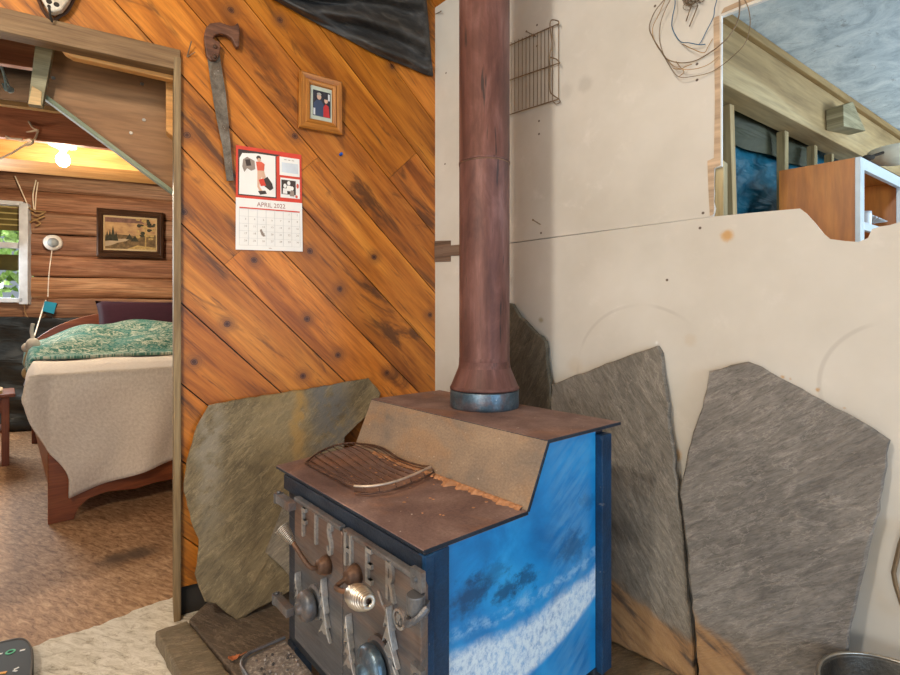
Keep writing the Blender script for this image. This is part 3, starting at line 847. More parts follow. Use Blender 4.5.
# ------------------------------------------------------------------ bed
BF = V((-2.135, 2.655, 0)); D1 = V((-.664, .748, 0)).normalized(); D2 = V((D1.y, -D1.x, 0))
BW, BLn = 1.32, 2.25
def pb(p, q, z): return BF + D2 * p + D1 * q + UP * z
bed = T('bed', 'red-brown wooden bed with curved footboard behind the doorway', 'bed', pb(BW / 2, BLn / 2, 0))
b = MB()
pts = [(0, 0), (.11, 0), (.13, .06), (.18, .10), (.26, .115), (.40, .10), (.50, .115), (BW - .5, .115), (BW - .40, .10), (BW - .26, .115), (BW - .18, .10), (BW - .13, .06), (BW - .11, 0), (BW, 0), (BW, .46), (0, .46)]
b.prism([pb(p, 0, z) for p, z in pts], D1 * .035, uv=lambda p: ((p - BF).dot(D2), p.z)); b.build('footboard', M_bed, bed, bevel=.004)
for sx in (0, BW - .03):
    b = MB(); b.box(pb(sx + .015, BLn / 2 + .02, .33), D1, D2, UP, (BLn - .05, .03, .24)); b.build('side_rail', M_bed, bed, bevel=.003)
b = MB()
hp = [(0, 0), (.10, 0), (.10, .3), (BW - .10, .3), (BW - .1, 0), (BW, 0), (BW, .86)] + [(BW / 2 + BW / 2 * math.cos(math.pi * k / 20), .86 + .29 * math.sin(math.pi * k / 20) ** 1.5) for k in range(1, 20)] + [(0, .86)]
b.prism([pb(p, BLn, z) for p, z in hp], D1 * .035, uv=lambda p: ((p - BF).dot(D2), p.z)); b.build('headboard', M_bed, bed, bevel=.004)
M_matt = flat('white mattress cloth', (.55, .52, .50), .9)
b = MB(); b.box(pb(BW / 2, BLn / 2 + .03, .58), D1, D2, UP, (BLn - .1, BW - .04, .36))
tag(b.build('mattress', M_matt, loc=pb(BW / 2, BLn / 2, .42), bevel=.05, segs=4), 'white mattress lying on the wooden bed', 'mattress')
M_sheet = flat('lilac grey sheet', (.40, .36, .37), .9, var=.25, scale=6)
ZT = .775
def drape(mbp, mbq, z0, foot, left, bulge, ph):
    """p across the bed, q along it; hanging beyond p<0 and q<0"""
    def fn(p, q):
        a = max(0, -p); c = max(0, -q)
        r = math.hypot(a, c)
        if r == 0:
            z = z0 + bulge(p, q)
            return pb(p, q, z)
        th = math.atan2(c, a)
        soft = .05
        out = soft * (1 - math.exp(-r / .04)) + .02 * math.sin(th * 4) * r
        w = .034 * sstep(.03, .4, r) * math.sin((q if c < .01 else p) * 13 + ph + 2 * mnoise.noise(V((p * 2, q * 2, ph))))
        w2 = .02 * mnoise.noise(V((p * 5, q * 5, ph + 3)))
        o = out + w + w2 * sstep(0, .2, r)
        z = z0 - max(0, r - .03) + bulge(max(p, 0), max(q, 0))
        P = pb(max(p, 0), max(q, 0), z)
        if a > 0: P -= D2 * (o * (a / r))
        if c > 0: P -= D1 * (o * (c / r))
        if a > 0 and c > 0: P -= (D1 + D2) * (.06 * math.sin(2 * th))
        return P
    return fn
# sheet hanging on the left side
fn = drape(0, 0, ZT + .004, 0, 0, lambda p, q: 0, 1.0)
b = MB(); b.grid(lambda u, v: fn(-.22 + .32 * u, .75 + 1.0 * v), 24, 40)
tag(b.build('bed_sheet', M_sheet, smooth=True, solid=.004, loc=pb(0, 1, ZT)), 'pale lilac sheet hanging over the left side of the bed', 'sheet')
def mk_blanket():
    m = M('cream wool blanket', .95, 0, .1)
    n = m.noise(m.map(m.uv, (70, 70, 1)), 1, 4, .7)
    c = m.ramp(n, [(.3, (.62, .50, .38)), (.7, (.82, .70, .57))])
    m.bump(n, .3, .004); m.set('Sheen Weight', .2)
    return m.done(c)
M_blanket = mk_blanket()
fb = drape(0, 0, ZT + .025, 0, 0, lambda p, q: .012 * mnoise.noise(V((p * 4, q * 4, 1))), 2.0)
def bfn(u, v):
    q0_ = lerp(-.71, 1.15, v)
    if q0_ < 0: pm = -.12 + .205 * sstep(.2, .62, -q0_)
    else: pm = -.12 - .12 * sstep(.0, .2, q0_)
    p = lerp(pm, BW + .02, u)
    q = q0_ * (1 - .30 * max(p, 0)) if q0_ < 0 else q0_
    return fb(p, q)
b = MB(); b.grid(bfn, 90, 70, uvs=(1.6, 1.4))
tag(b.build('blanket', M_blanket, smooth=True, solid=.010, loc=pb(.6, .1, ZT)), 'cream wool blanket draped over the foot of the bed', 'blanket')
def mk_quilt():
    m = M('green floral quilt', .9, 0, .15)
    d, _ = m.voro(m.map(m.uv, (1, 1, 1)), 34)
    n = m.noise(m.uv, 26, 5, .7, 1.5)
    c = m.ramp(n, [(.36, (.018, .10, .085)), (.48, (.08, .20, .155)), (.55, (.42, .46, .37)), (.7, (.60, .61, .50))])
    n2 = m.noise(m.map(m.uv, loc=(3, 8, 0)), 5, 3)
    c = m.mix(m.math('MULTIPLY', m.step(n2, .48, .62), .6), c, (.05, .21, .19))
    m.bump(n, .25, .006)
    return m.done(c)
M_quilt = mk_quilt()
fq = drape(0, 0, ZT + .036, 0, 0, lambda p, q: .012 + .05 * sstep(1.0, 1.3, q) * mnoise.noise(V((p * 3, q * 3, 5))) + .17 * sstep(1.05, 1.75, q) * sstep(-.05, .45, p) + .05 * sstep(1.05, 1.25, q), 4.0)
b = MB()
def qfn(u, v):
    p = lerp(-.17, BW, u); q = lerp(1.0 - .06 * math.sin(u * 3) + .03 * math.sin(u * 17), 2.05, v)
    return fq(p, q)
b.grid(qfn, 60, 50, uvs=(1.5, 1.4))
tag(b.build('quilt', M_quilt, smooth=True, solid=.022, loc=pb(.6, 1.3, ZT + .05)), 'green and white patterned quilt bunched over the head half of the bed', 'quilt')
def pillow_pts(c, X, Y, N, w, h, t, mb, m=0):
    def top(sg):
        def fn(u, v):
            x, y = u * 2 - 1, v * 2 - 1
            e = max(0, (1 - x ** 4) * (1 - y ** 4)) ** .5
            px = x * (1 - .06 * (1 - abs(y)) ** 1 * 0) * w / 2 * (1 + .05 * y * y); py = y * h / 2 * (1 + .05 * x * x)
            return c + X * px + Y * py + N * (sg * e * t / 2)
        return fn
    mb.grid(top(1), 16, 12, m); mb.grid(top(-1), 16, 12, m)
b = MB(); cP = atY(150, 319, 4.55); tilt = (UP * .9 + D1 * .42).normalized()
pillow_pts(cP, L_DIR, tilt, L_DIR.cross(tilt), .78, .34, .13, b)
tag(b.build('pillow', flat('dark plum cloth', (.032, .006, .016), .85), smooth=True, merge=True, loc=cP - UP * .17), 'dark plum pillow leaning behind the quilt', 'pillow')
# clutter hanging at bed corner
b = MB(); cc = atY(33, 345, 3.75)
b.ball(cc, (.045, .045, .055), 12, 8); b.tube(curve([cc + UP * .05, cc + V((-.01, 0, .1)), cc + V((0, 0, .16))]), .012, 8); b.ball(cc + V((-.05, 0, -.02)), (.03, .03, .035), 10, 7)
b.tube(curve([cc + V((-.02, 0, -.04)), cc + V((-.05, 0, -.12)), cc + V((-.03, 0, -.2))]), .018, 8, m=1)
b.ball(cc + V((-.045, 0, -.21)), (.035, .03, .045), 10, 7, m=1)
tag(b.build('cloth_bundle', [flat('dirty cream cloth', (.50, .45, .38), .9), flat('tan bundle', (.38, .28, .14), .9)], smooth=True, loc=cc), 'cream and tan bundle tied at the left corner of the quilt', 'bundle')

# nightstand
ns = T('nightstand', 'small red-brown side table at the left edge beside the bed', 'table', atY(0, 460, 3.78).xy.to_3d())
NP = atY(13.5, 393.5, 3.72); nz = NP.z; n0 = V((NP.x, NP.y, 0))
Y_ = V((n0.x * 1.0 - .10, n0.y, 0)).normalized(); X_ = V((Y_.y, -Y_.x, 0))
b = MB(); b.box(n0 - X_ * .21 + Y_ * .19 + UP * (nz - .012), X_, Y_, UP, (.44, .40, .026)); b.build('table_top', M_bed, ns, bevel=.005)
for dx in (-.045, -.375):
    for dy in (.03, .35):
        b = MB(); p = n0 + X_ * dx + Y_ * dy
        b.box(p + UP * ((nz - .026) / 2), X_, Y_, UP, (.045, .045, nz - .026)); b.build('leg', M_bed, ns, bevel=.004)
b = MB(); b.box(n0 - X_ * .21 + Y_ * .022 + UP * (nz - .085), X_, Y_, UP, (.30, .018, .11)); b.build('apron', M_bed, ns)
b = MB(); b.box(n0 - X_ * .21 + Y_ * .19 + UP * .25, X_, Y_, UP, (.36, .30, .02)); b.build('shelf', M_bed, ns)
b = MB(); b.box(n0 - X_ * .23 + Y_ * .16 + UP * (nz + .013), X_, Y_, UP, (.34, .24, .024))
tag(b.build('wooden_box', M_lightwood, loc=n0 - X_ * .23 + Y_ * .16 + UP * nz, bevel=.003), 'flat tan wooden box lying on the side table', 'box')
m = M('clear plastic bag', .12); m.set('Transmission Weight', .7); m.set('Base Color', (.8, .85, .88)); m.bump(m.noise(m.uv, 25, 4, .7, 2), 1, .05); M_bag = m.mat
b = MB()
cb = n0 - X_ * .20 + Y_ * .16 + UP * (nz + .026)
def bag(u, v):
    a = u * 2 * math.pi; ph = v * math.pi / 2
    r = .11 * math.cos(ph) * (1 + .25 * mnoise.noise(V((math.cos(a) * 2, math.sin(a) * 2, v * 3))))
    return cb + X_ * (r * math.cos(a)) + Y_ * (r * math.sin(a)) + UP * (.12 * math.sin(ph))
b.grid(bag, 24, 10)
tag(b.build('plastic_bag', M_bag, smooth=True, loc=cb), 'clear crumpled plastic bag on top of the wooden box', 'bag')

# ------------------------------------------------------------------ things on the plank wall
Q = Quad(*[hit(x, y, off(PA, .006)) for x, y in [(236, 145), (301.3, 155), (302.6, 251.6), (235.5, 249.6)]])
cal = T('wall_calendar', 'paper calendar with a red picture page open at April 2022', 'calendar', Q.pt(.5, 1))
cm = [flat('white calendar paper', (.80, .79, .76), .7, var=.03), flat('red calendar print', (.62, .06, .035), .6, var=.08), flat('dark print', (.06, .045, .04), .7, var=.2), flat('brown red letters', (.28, .085, .06), .7), flat('pale grid line', (.55, .55, .54), .7), flat('skin print', (.62, .40, .28), .7), flat('pale blue lines', (.60, .66, .72), .7), flat('faded red print', (.66, .12, .07), .7), flat('grey brown print', (.30, .24, .20), .7)]
vf = .50
b = MB()
Q.quad(b, 0, 0, 1, vf, 0, 1, .0015)
Q.poly(b, [(.03, .035), (.66, .035), (.60, .055), (.60, .475), (.03, .475)], .0018, 2)
Q.poly(b, [(.05, .12), (.09, .07), (.30, .055), (.585, .055), (.585, .465), (.045, .465)], .0025, 0)
Q.quad(b, .65, .05, .965, .235, .0022, 0); Q.quad(b, .68, .105, .94, .205, .003, 6); Q.quad(b, .66, .26, .965, .46, .0022, 0)
Q.quad(b, .675, .28, .90, .425, .003, 2)
# generic printed figures
Q.ell(b, .33, .095, .035, .022, .0034, 2); Q.ell(b, .335, .115, .028, .018, .004, 5)
Q.poly(b, [(.29, .135), (.37, .13), (.42, .15), (.41, .215), (.31, .22), (.30, .18)], .0036, 7)
Q.poly(b, [(.31, .22), (.41, .215), (.44, .29), (.40, .30), (.37, .28), (.34, .37), (.39, .42), (.35, .43), (.31, .38)], .0034, 5)
Q.poly(b, [(.38, .31), (.46, .27), (.53, .33), (.55, .38), (.50, .405), (.42, .37)], .0038, 2)
Q.poly(b, [(.33, .31), (.40, .29), (.44, .36), (.36, .37)], .0042, 1)
Q.poly(b, [(.32, .42), (.43, .41), (.45, .44), (.35, .455)], .0038, 2)
Q.poly(b, [(.10, .13), (.16, .10), (.27, .13), (.28, .21), (.22, .23), (.16, .21), (.12, .25), (.09, .2)], .0032, 8)
Q.poly(b, [(.13, .13), (.2, .12), (.22, .18), (.15, .19)], .0038, 2)
for (u, v) in [(.73, .34), (.79, .31), (.84, .36)]: Q.ell(b, u, v, .025, .022, .0038, 0); Q.poly(b, [(u - .03, v + .025), (u + .03, v + .025), (u + .035, v + .08), (u - .035, v + .08)], .0036, 8 if u > .8 else 0)
Q.ell(b, .93, .33, .02, .025, .0036, 7); Q.ell(b, .91, .44, .02, .015, .0036, 7)
for u in (.74, .8, .86): Q.quad(b, u - .02, .073, u + .02, .078, .003, 8)
b.build('picture_page', cm, cal)
b = MB()
Q.quad(b, 0, vf, 1, 1, .0006, 0, .0015)
asp = (Q.pt(1, .7) - Q.pt(0, .7)).length / (Q.pt(.5, 1) - Q.pt(.5, 0)).length
b.text('APRIL 2022', (0, 0, 0), (1, 0, 0), (0, 1, 0), .062, m=3, fn=lambda x, y: Q.pt(.52 + x / asp * .92, .552 - y, .0024))
Q.quad(b, .05, .588, .96, .600, .0023, 1)
for k in range(8): 
    u = .05 + .13 * k; Q.quad(b, u - .0025, .605, u + .0025, .955, .0022, 4)
for k in range(6):
    v = .605 + .07 * k; Q.quad(b, .05, v - .001, .96, v + .001, .0022, 4)
for d in range(1, 31):
    k = d + 4; r, c = k // 7, k % 7
    b.text(str(d), (0, 0, 0), (1, 0, 0), (0, 1, 0), .026, m=8, fn=lambda x, y, r=r, c=c: Q.pt(.05 + .13 * c + .09 + x / asp, .63 + .07 * r - y, .0025))
Q.quad(b, .48, .975, .52, .979, .0023, 3)
Q.poly(b, [(.345, .80), (.37, .79), (.40, .83), (.43, .86), (.40, .865), (.37, .85)], .0026, 8)
b.build('month_page', cm, cal)

Q = Quad(*[hit(x, y, off(PA, dd)) for x, y, dd in [(299.5, 70.5, .028), (341.7, 82.3, .028), (342.4, 135.5, .014), (298.5, 127.3, .014)]])
ph = T('framed_photo', 'small photo of two people in a golden oak frame on the planks', 'picture', Q.pt(.5, 1))
b = MB(); Q.frame(b, [(.02, .02, -.012), (0, 0, -.008), (0, 0, .006), (.03, .025, .012), (.14, .11, .009), (.17, .135, .014), (.235, .185, .010), (.25, .2, .002)]); 
Q.quad(b, .02, .02, .98, .98, -.012, 0, .003); b.build('frame', M_oak, ph)
b = MB(); Q.quad(b, .24, .19, .76, .81, .001, 0); lab(b.build('mat_board', flat('sage mat board', (.42, .46, .38), .8), ph), 'pale sage mat board')
pmats = [flat('photo background', (.03, .028, .035), .4, var=.5, scale=60), flat('navy jumper', (.04, .06, .11), .6), flat('red coat', (.45, .03, .03), .6), flat('photo skin', (.55, .36, .27), .6), flat('photo grey hair', (.35, .33, .30), .6), flat('photo pale', (.55, .58, .6), .6)]
b = MB(); Q.quad(b, .31, .27, .72, .73, .002, 0)
Q.poly(b, [(.32, .72), (.33, .5), (.40, .44), (.50, .44), (.56, .52), (.55, .73), (.33, .73)], .003, 1)
Q.poly(b, [(.55, .73), (.55, .55), (.60, .49), (.67, .52), (.70, .73)], .0035, 2)
Q.ell(b, .45, .38, .05, .055, .0038, 3); Q.ell(b, .45, .335, .052, .025, .0044, 4); Q.ell(b, .61, .43, .042, .05, .0044, 3); Q.ell(b, .61, .385, .05, .025, .005, 0)
Q.quad(b, .32, .60, .36, .72, .0042, 5); Q.quad(b, .66, .3, .70, .42, .003, 5)
b.build('photograph', pmats, ph)

# old handsaw
PSaw = off(PA, .022)
saw = T('handsaw', 'rusty old handsaw hung upright by its brown wooden handle', 'saw', hit(230, 180, PA))
def zpx(x, y): return (x / 3.214 + 180, y / 3.214)
hnd = [(78, 130), (78, 105), (84, 86), (98, 73), (128, 70), (150, 78), (166, 82), (176, 80), (186, 71), (193, 90), (191, 120), (191, 148), (183, 152), (174, 140), (166, 122), (150, 112), (130, 106), (112, 112), (107, 122), (116, 130), (128, 132), (131, 152), (126, 178), (115, 195), (98, 194), (85, 178)]
b = MB(); b.prism([hit(*zpx(x, y), off(PA, .033)) for x, y in hnd], -A_N * .026); b.build('handle', M_sawhandle, saw, bevel=.004)
bld = [(86, 172), (127, 172), (136, 230), (147, 296), (157, 400), (172, 580), (150, 582), (136, 470), (120, 395), (108, 330), (96, 250)]
M_blade = mk_rust('pitted saw steel', [(.3, (.07, .055, .042)), (.5, (.16, .135, .105)), (.75, (.27, .235, .19))], (.12, .07, .04), .5, .5, .6, 16)
b = MB(); b.prism([hit(*zpx(x, y), PSaw) for x, y in bld], -A_N * .0025); b.build('blade', M_blade, saw)
b = MB()
for x, y in [(112, 182), (113, 150)]: b.lathe([(.008, 0), (.007, .004), (.001, .005)], hit(*zpx(x, y), off(PA, .033)), A_N, 12)
b.tube(curve([hit(*zpx(x, y), off(PA, .036)) for x, y in [(98, 180), (104, 192), (118, 190), (126, 176)]]), .002, 6)
b.build('handle_bolt', M_darkframe, saw, smooth=True)
b = MB(); b.tube([hit(191.5, 41, off(PA, .03)), hit(187, 57, off(PA, .0))], .0022, 6); b.tube([hit(195, 52, off(PA, .02)), hit(187.5, 57, off(PA, .0))], .0018, 6)
tag(b.build('bent_nail', M_rackwire, loc=hit(187, 57, PA)), 'pair of bent nails driven in at the doorway corner', 'nail')
pp = T('push_pin', 'blue push pin stuck in the planks below the framed photo', 'push pin', hit(340, 155, PA))
b = MB(); b.lathe([(.006, .004), (.0065, .007), (.004, .009), (.0045, .018), (.0065, .02), (.005, .022)], hit(340, 155, PA), A_N, 14); b.build('head', flat('blue plastic', (.01, .09, .45), .35), pp, smooth=True)
b = MB(); b.lathe([(.0012, -.004), (.0012, .005)], hit(340, 155, PA), A_N, 8); b.build('pin', M_chrome, pp)

# black cloth gathered at top of plank wall
b = MB()
low = [(268, -4), (277, 1), (312, 21), (348, 39.5), (379, 56), (405, 66), (425, 74.5), (433, 76)]
upp = [(262, -70), (280, -70), (310, -70), (340, -70), (370, -70), (398, -62), (420, -52), (428, -48)]
lw = curve([V((x, y, 0)) for x, y in low], 6); uw = curve([V((x, y, 0)) for x, y in upp], 6)
def clf(u, v):
    i = u * (len(lw) - 1); k = min(int(i), len(lw) - 2); f = i - k
    a = lerp(lw[k], lw[k + 1], f); c = lerp(uw[k], uw[k + 1], f)
    p = lerp(a, c, v)
    rgt = sstep(.86, .98, u)
    fold = .028 * math.sin(v * 26 - u * 7 + 4 * mnoise.noise(V((u * 2.5, v * 3, 0)))) + .024 * mnoise.noise(V((u * 6, v * 9, 3)))
    d = .012 + .055 * math.sin(min(1, v * 2.2) * math.pi * .5) + fold * sstep(0, .08, v) + .015 * math.exp(-((v - .07) / .03) ** 2)
    d *= (1 - .5 * rgt)
    x = p.x - rgt * 6 * v
    return hit(x, p.y, off(PA, max(.004, d)))
b.grid(clf, 80, 60, uvs=(1.2, .8))
m = M('black waxed cloth', .55, 0, .4)
n = m.noise(m.map(m.uv, (3, 8, 1)), 3, 6, .65, 1)
m.bump(n, .25, .02)
M_cloth = m.done(m.ramp(n, [(.3, (.022, .022, .023)), (.5, (.04, .039, .038)), (.7, (.085, .082, .078))]))
tag(b.build('black_cloth', M_cloth, smooth=True, solid=.004, loc=hit(340, 20, PA)), 'black cloth bundle pinned across the top of the plank wall', 'cloth')

# pale ornament hanging over the doorway
PO = off(PA, .02)
orn = T('wall_ornament', 'pale speckled ornament with dark holes hanging above the doorway', 'ornament', hit(55, 17, PO))
b = MB(); b.prism([hit(x, y, PO) for x, y in [(30, -30), (80, -25), (75, -6), (70, 5), (63, 14), (54, 17), (49, 14), (44, 5), (38, -6)]], A_N * .03)
b.build('body', mk_rust('speckled bone', [(.3, (.40, .33, .24)), (.5, (.62, .55, .44)), (.75, (.74, .69, .6))], (.35, .25, .15), .4, .8, 0, 14, (.2, .15, .1)), orn, bevel=.01, segs=3)
b = MB()
for x, y, r in [(49, 1.5, .008), (56.5, 4.5, .008), (49, 6.5, .005)]: b.lathe([(r, 0), (r * .8, .003)], hit(x, y, off(PA, .05)), A_N, 12)
b.tube([hit(49, 5, off(PA, .052)), hit(50, 14, off(PA, .05)), hit(52, 22, off(PA, .03))], .0035, 6)
lab(b.build('hole', M_dark, orn), 'dark holes and slot')
b = MB(); b.tube(curve([hit(x, y, off(PA, .015)) for x, y in [(34, -12), (42, 8), (51, 20), (60, 16), (68, 10), (76, -6)]]), .005, 6); b.build('strap', M_darkframe, orn)

# ------------------------------------------------------------------ slates
def slate(name, label, px, plane, thick, mat, xdir, jit=.006, group='slate slabs leaning around the stove', base=None, step_=.025):
    pts = [hit(x, y, plane) for x, y in px]
    n = plane[1]
    dense = []
    for i in range(len(pts)):
        a, c = pts[i], pts[(i + 1) % len(pts)]
        k = max(1, int((c - a).length / step_))
        for j in range(k):
            p = lerp(a, c, j / k)
            d = (c - a).normalized().cross(n)
            dense.append(p + d * (mnoise.noise(p * 26) * jit if j else 0))
    cen = sum(dense, V()) / len(dense)
    uvf = lambda p: (p.dot(xdir), p.z)
    mb = MB(); N = len(dense)
    def inset(p, w):
        return p + (cen - p).normalized() * w
    r0 = [inset(p, .004 + .007 * abs(mnoise.noise(p * 40))) for p in dense]
    r1 = [p - n * (.004 + .004 * abs(mnoise.noise(p * 31))) for p in dense]
    r2 = [p - n * (thick * .8) for p in dense]
    r3 = [inset(p, .008) - n * thick for p in dense]
    vs = r0 + r1 + r2 + r3
    fs = [list(range(N)), list(range(4 * N - 1, 3 * N - 1, -1))]
    for r in range(3):
        for i in range(N):
            j = (i + 1) % N
            fs.append((r * N + i, (r + 1) * N + i, (r + 1) * N + j, r * N + j))
    mb.add(vs, fs, uvf)
    low = min(dense, key=lambda p: p.z)
    return tag(mb.build(name, mat, loc=(cen.x, cen.y, low.z)), label, 'slate slab', group)
HEARTH = .052
HP = (V((0, 0, HEARTH)), UP)
def lean(p_top, wall_n, p_bot, hdir):
    upv = (p_top - p_bot); n = hdir.cross(upv).normalized()
    if n.dot(wall_n) < 0: n = -n
    return (p_bot, n)
# left slab on the plank wall
tp = hit(330, 384, off(PA, .035)); bt = hit(238, 620, HP)
# foot line parallel to the wall
PS1 = lean(tp, A_N, V((bt.x, bt.y, HEARTH + .004)), A_DIR)
xgold = hit(302, 440, PS1).dot(A_DIR)
xleft = hit(210, 470, PS1).dot(A_DIR)
M_slate1 = mk_slate('olive slate', [(.11, .085, .047), (.19, .145, .078), (.28, .22, .125)], .75,
    gold=[(xgold, .05, .35, .75, .85, (.34, .20, .055)), (xgold + .13, .13, .5, .62, .75, (.12, .125, .13)), (xleft, .07, .2, .6, .6, (.30, .27, .21)), (xgold - .10, .12, .3, .9, .5, (.28, .20, .09))])
slate('slate_slab', 'large olive-brown slate slab leaning on the plank wall behind the stove doors',
      [(209, 405), (240, 399), (280, 393), (318, 387), (348, 381), (369, 378), (381, 393), (379, 402), (345, 437), (345, 500), (310, 560), (290, 592), (262, 607), (237, 620), (226, 613), (216, 604), (205, 602), (199, 588), (195, 575), (198, 556), (199, 540), (191, 521), (184, 492), (187, 460), (197, 426)], PS1, .03, M_slate1, A_DIR)
b = MB()
PS1b = off(PS1, .012)
b.prism([hit(x, y, off(PS1, .045)) for x, y in [(285, 503), (266, 553), (282, 567), (293, 580), (302, 560), (302, 505)]], -PS1[1] * .022, uv=lambda p: (p.dot(A_DIR), p.z))
tag(b.build('slate_shard', mk_slate('tan grey slate', [(.15, .13, .10), (.22, .19, .145), (.29, .25, .19)], .6), loc=hit(283, 575, off(PS1, .045)), bevel=.004), 'small pointed slate shard wedged between the stove hinges and the big slab', 'slate slab')
# slabs on the drywall
def bplane(xp, ytop, footd, topd=.03):
    tpp = hit(xp, ytop, off(PB, topd)); t = Bt(tpp)
    return lean(tpp, B_N, pB(t, HEARTH + .003, footd), B_DIR)
P2 = bplane(530, 310, .09, .035)
slate('slate_slab', 'narrow dark olive slate standing behind the stove pipe', [(490, 300), (512, 303.5), (520, 317), (545, 341), (550.5, 386), (550.5, 470), (549, 560), (490, 520)], P2, .025,
      mk_slate('dark olive slate', [(.075, .065, .045), (.12, .105, .075), (.17, .15, .105)], 1.1), B_DIR)
P3 = bplane(610, 360, .13, .035)
P4 = bplane(790, 400, .15, .035)
def zat(x, y, P): return hit(x, y, P).z
z3 = zat(668, 622, P3); z4 = zat(720, 640, P4)
def foot_y(x, P):        # pixel row where the slab meets the hearth
    lo, hi = 500, 1400
    for _ in range(40):
        mid = (lo + hi) / 2
        if hit(x, mid, P).z > HEARTH + .004: lo = mid
        else: hi = mid
    return lo
M_slate3 = mk_slate('grey brown slate', [(.13, .115, .095), (.20, .18, .15), (.27, .245, .205)], -.95, stainy=(z3, .25, hit(668, 622, P3).dot(B_DIR)))
slate('slate_slab', 'grey slate with a sharp top corner beside the stove, rust stained low down', [(551.5, 384), (600, 366), (640, 351.5), (657, 345.5), (661, 352), (666, 390), (672, 440), (677.5, 490), (683, 545), (686, 590), (691, 630), (695, foot_y(695, P3)), (552, foot_y(552, P3))], P3, .028, M_slate3, B_DIR)
M_slate4 = mk_slate('grey slate', [(.135, .125, .115), (.205, .19, .172), (.27, .25, .225)], .62, stainy=(z4, .5, hit(720, 640, P4).dot(B_DIR)))
slate('slate_slab', 'largest grey slate with pointed right corner, at the right of the row', [(709, 371), (730, 365), (748, 361.5), (760, 366), (800, 388), (846, 413), (872, 428), (890, 440.5), (884, 480), (876, 522), (866, 565), (857, 600), (848, 640), (838, foot_y(838, P4)), (699, foot_y(699, P4)), (696, 640), (690, 590), (687, 552), (679, 494), (688, 450), (699, 415), (706, 390)], P4, .032, M_slate4, B_DIR)

# hearth stones
M_hearth = mk_slate('dark hearth slate', [(.11, .085, .058), (.21, .165, .105), (.31, .25, .17)], .3)
M_hearth2 = mk_slate('ash dusted hearth slate', [(.07, .056, .044), (.15, .115, .085), (.28, .23, .175)], -.4)
def hstone(name, label, pts, mat):
    mb = MB(); dense = []
    for i in range(len(pts)):
        a, c = V(pts[i]), V(pts[(i + 1) % len(pts)])
        k = max(1, int((c - a).length / .03))
        for j in range(k):
            p = lerp(a, c, j / k); d = (c - a).normalized().cross(UP)
            dense.append(p + d * mnoise.noise(p * 20) * .006)
    mb.prism(dense, -UP * (HEARTH - .002), uv=lambda p: (p.x + p.z, p.y))
    cen = sum(dense, V()) / len(dense)
    return tag(mb.build(name, mat, loc=(cen.x, cen.y, .002), bevel=.006), label, 'hearth stone', 'flat hearth stones under the stove')
def hp(x, y): return hit(x, y, HP)
s0, s1, s2 = hp(155, 631), hp(187, 620), hp(236, 680)
sd = (s2 - s1).normalized()
hstone('hearth_stone', 'brown hearth stone at the doorway corner, left of the stove', [s0, s1, s1 + sd * .75, s0 + sd * .75 + V((-.02, -.02, 0))], M_hearth)
g = V((.004, .004, 0))
hstone('hearth_stone', 'dark ash-dusted hearth stone under the stove doors', [s1 + g, pA(.10, HEARTH, .012), pA(.80, HEARTH, .03), V((.03, 1.93, HEARTH)), s1 + sd * .75 + V((.78, .30, 0)), s1 + sd * .75 + g], M_hearth2)
e2 = s1 + sd * .75 + V((.79, .304, 0))
hstone('hearth_stone', 'rear hearth stone under the slates along the drywall', [V((.037, 1.933, HEARTH)), pB(.12, HEARTH, .035), pB(1.50, HEARTH, .02), pB(1.50, HEARTH, .55), e2], M_hearth)
lf = hp(234, 661)
b = MB()
def leaf(u, v):
    w = math.sin(u * math.pi) ** .7 * .011 * (1 + .25 * math.sin(u * 20))
    return V((lf.x, lf.y, HEARTH + .004)) + V((.9, .4, 0)) * ((u - .5) * .034) + V((-.4, .9, 0)) * ((v - .5) * 2 * w) + UP * (.006 * abs(v - .5) * 2 + .008 * (u - .5) ** 2 * 4)
b.grid(leaf, 12, 6); b.tube([leaf(1, .5), leaf(1, .5) + V((.015, .012, .004))], .001, 5)
tag(b.build('dry_leaf', flat('orange dry leaf', (.45, .15, .06), .7, var=.3, scale=60), loc=(lf.x, lf.y, HEARTH), smooth=True, solid=.0012), 'small curled orange dry leaf on the hearth stone', 'leaf')

# ------------------------------------------------------------------ the stove
SC = .43
C0 = V((-.111, 2.13, 0)) * SC
SD = V((595, 500, 0)).normalized(); WD = V((-SD.y, SD.x, 0))
WD = V((-1.054, 1.217, 0)).normalized()
OUT = V((-SD.x, -SD.y, 0)); FR = -WD           # door normal / rightwards along the front
# keep the front strictly square to the side for doors
FN = V((WD.y, -WD.x, 0)); FN = FN if FN.dot(-SD) > 0 else -FN
ZL, ZU = CAMH - SC, CAMH - .6605 * SC
def ps(s, w, z): return C0 + SD * s + WD * w + UP * z
def wl_(s): return .692 + .070 * min(1, s / .39)
stove = T('wood_stove', 'black and rusty step-top wood stove, blue reflection painted on its side', 'stove', ps(.3, .33, HEARTH))
prof = [(0, ZL), (.287, ZL), (.3576, ZU), (.6625, ZU)]
b = MB(); TP = .009
def plate_seg(s0, z0, s1, z1, m, t=(1, 1, 1)):
    nrm = (SD * (s1 - s0) + UP * (z1 - z0)).cross(WD).normalized()
    if nrm.z < 0: nrm = -nrm
    N = 12
    top = []; 
    P = [ps(s0, 0, z0), ps(s1, 0, z1), ps(s1, wl_(s1), z1), ps(s0, wl_(s0), z0)]
    ln = math.hypot(s1 - s0, z1 - z0)
    b.prism(P, -nrm * TP, m, t, uv=lambda p: ((p - C0).dot(WD), (p - C0).dot(SD) + p.z), side=2)
plate_seg(0, ZL, .289, ZL, 0); plate_seg(.285, ZL, .3576, ZU, 1); plate_seg(.3560, ZU, .6625, ZU, 0)
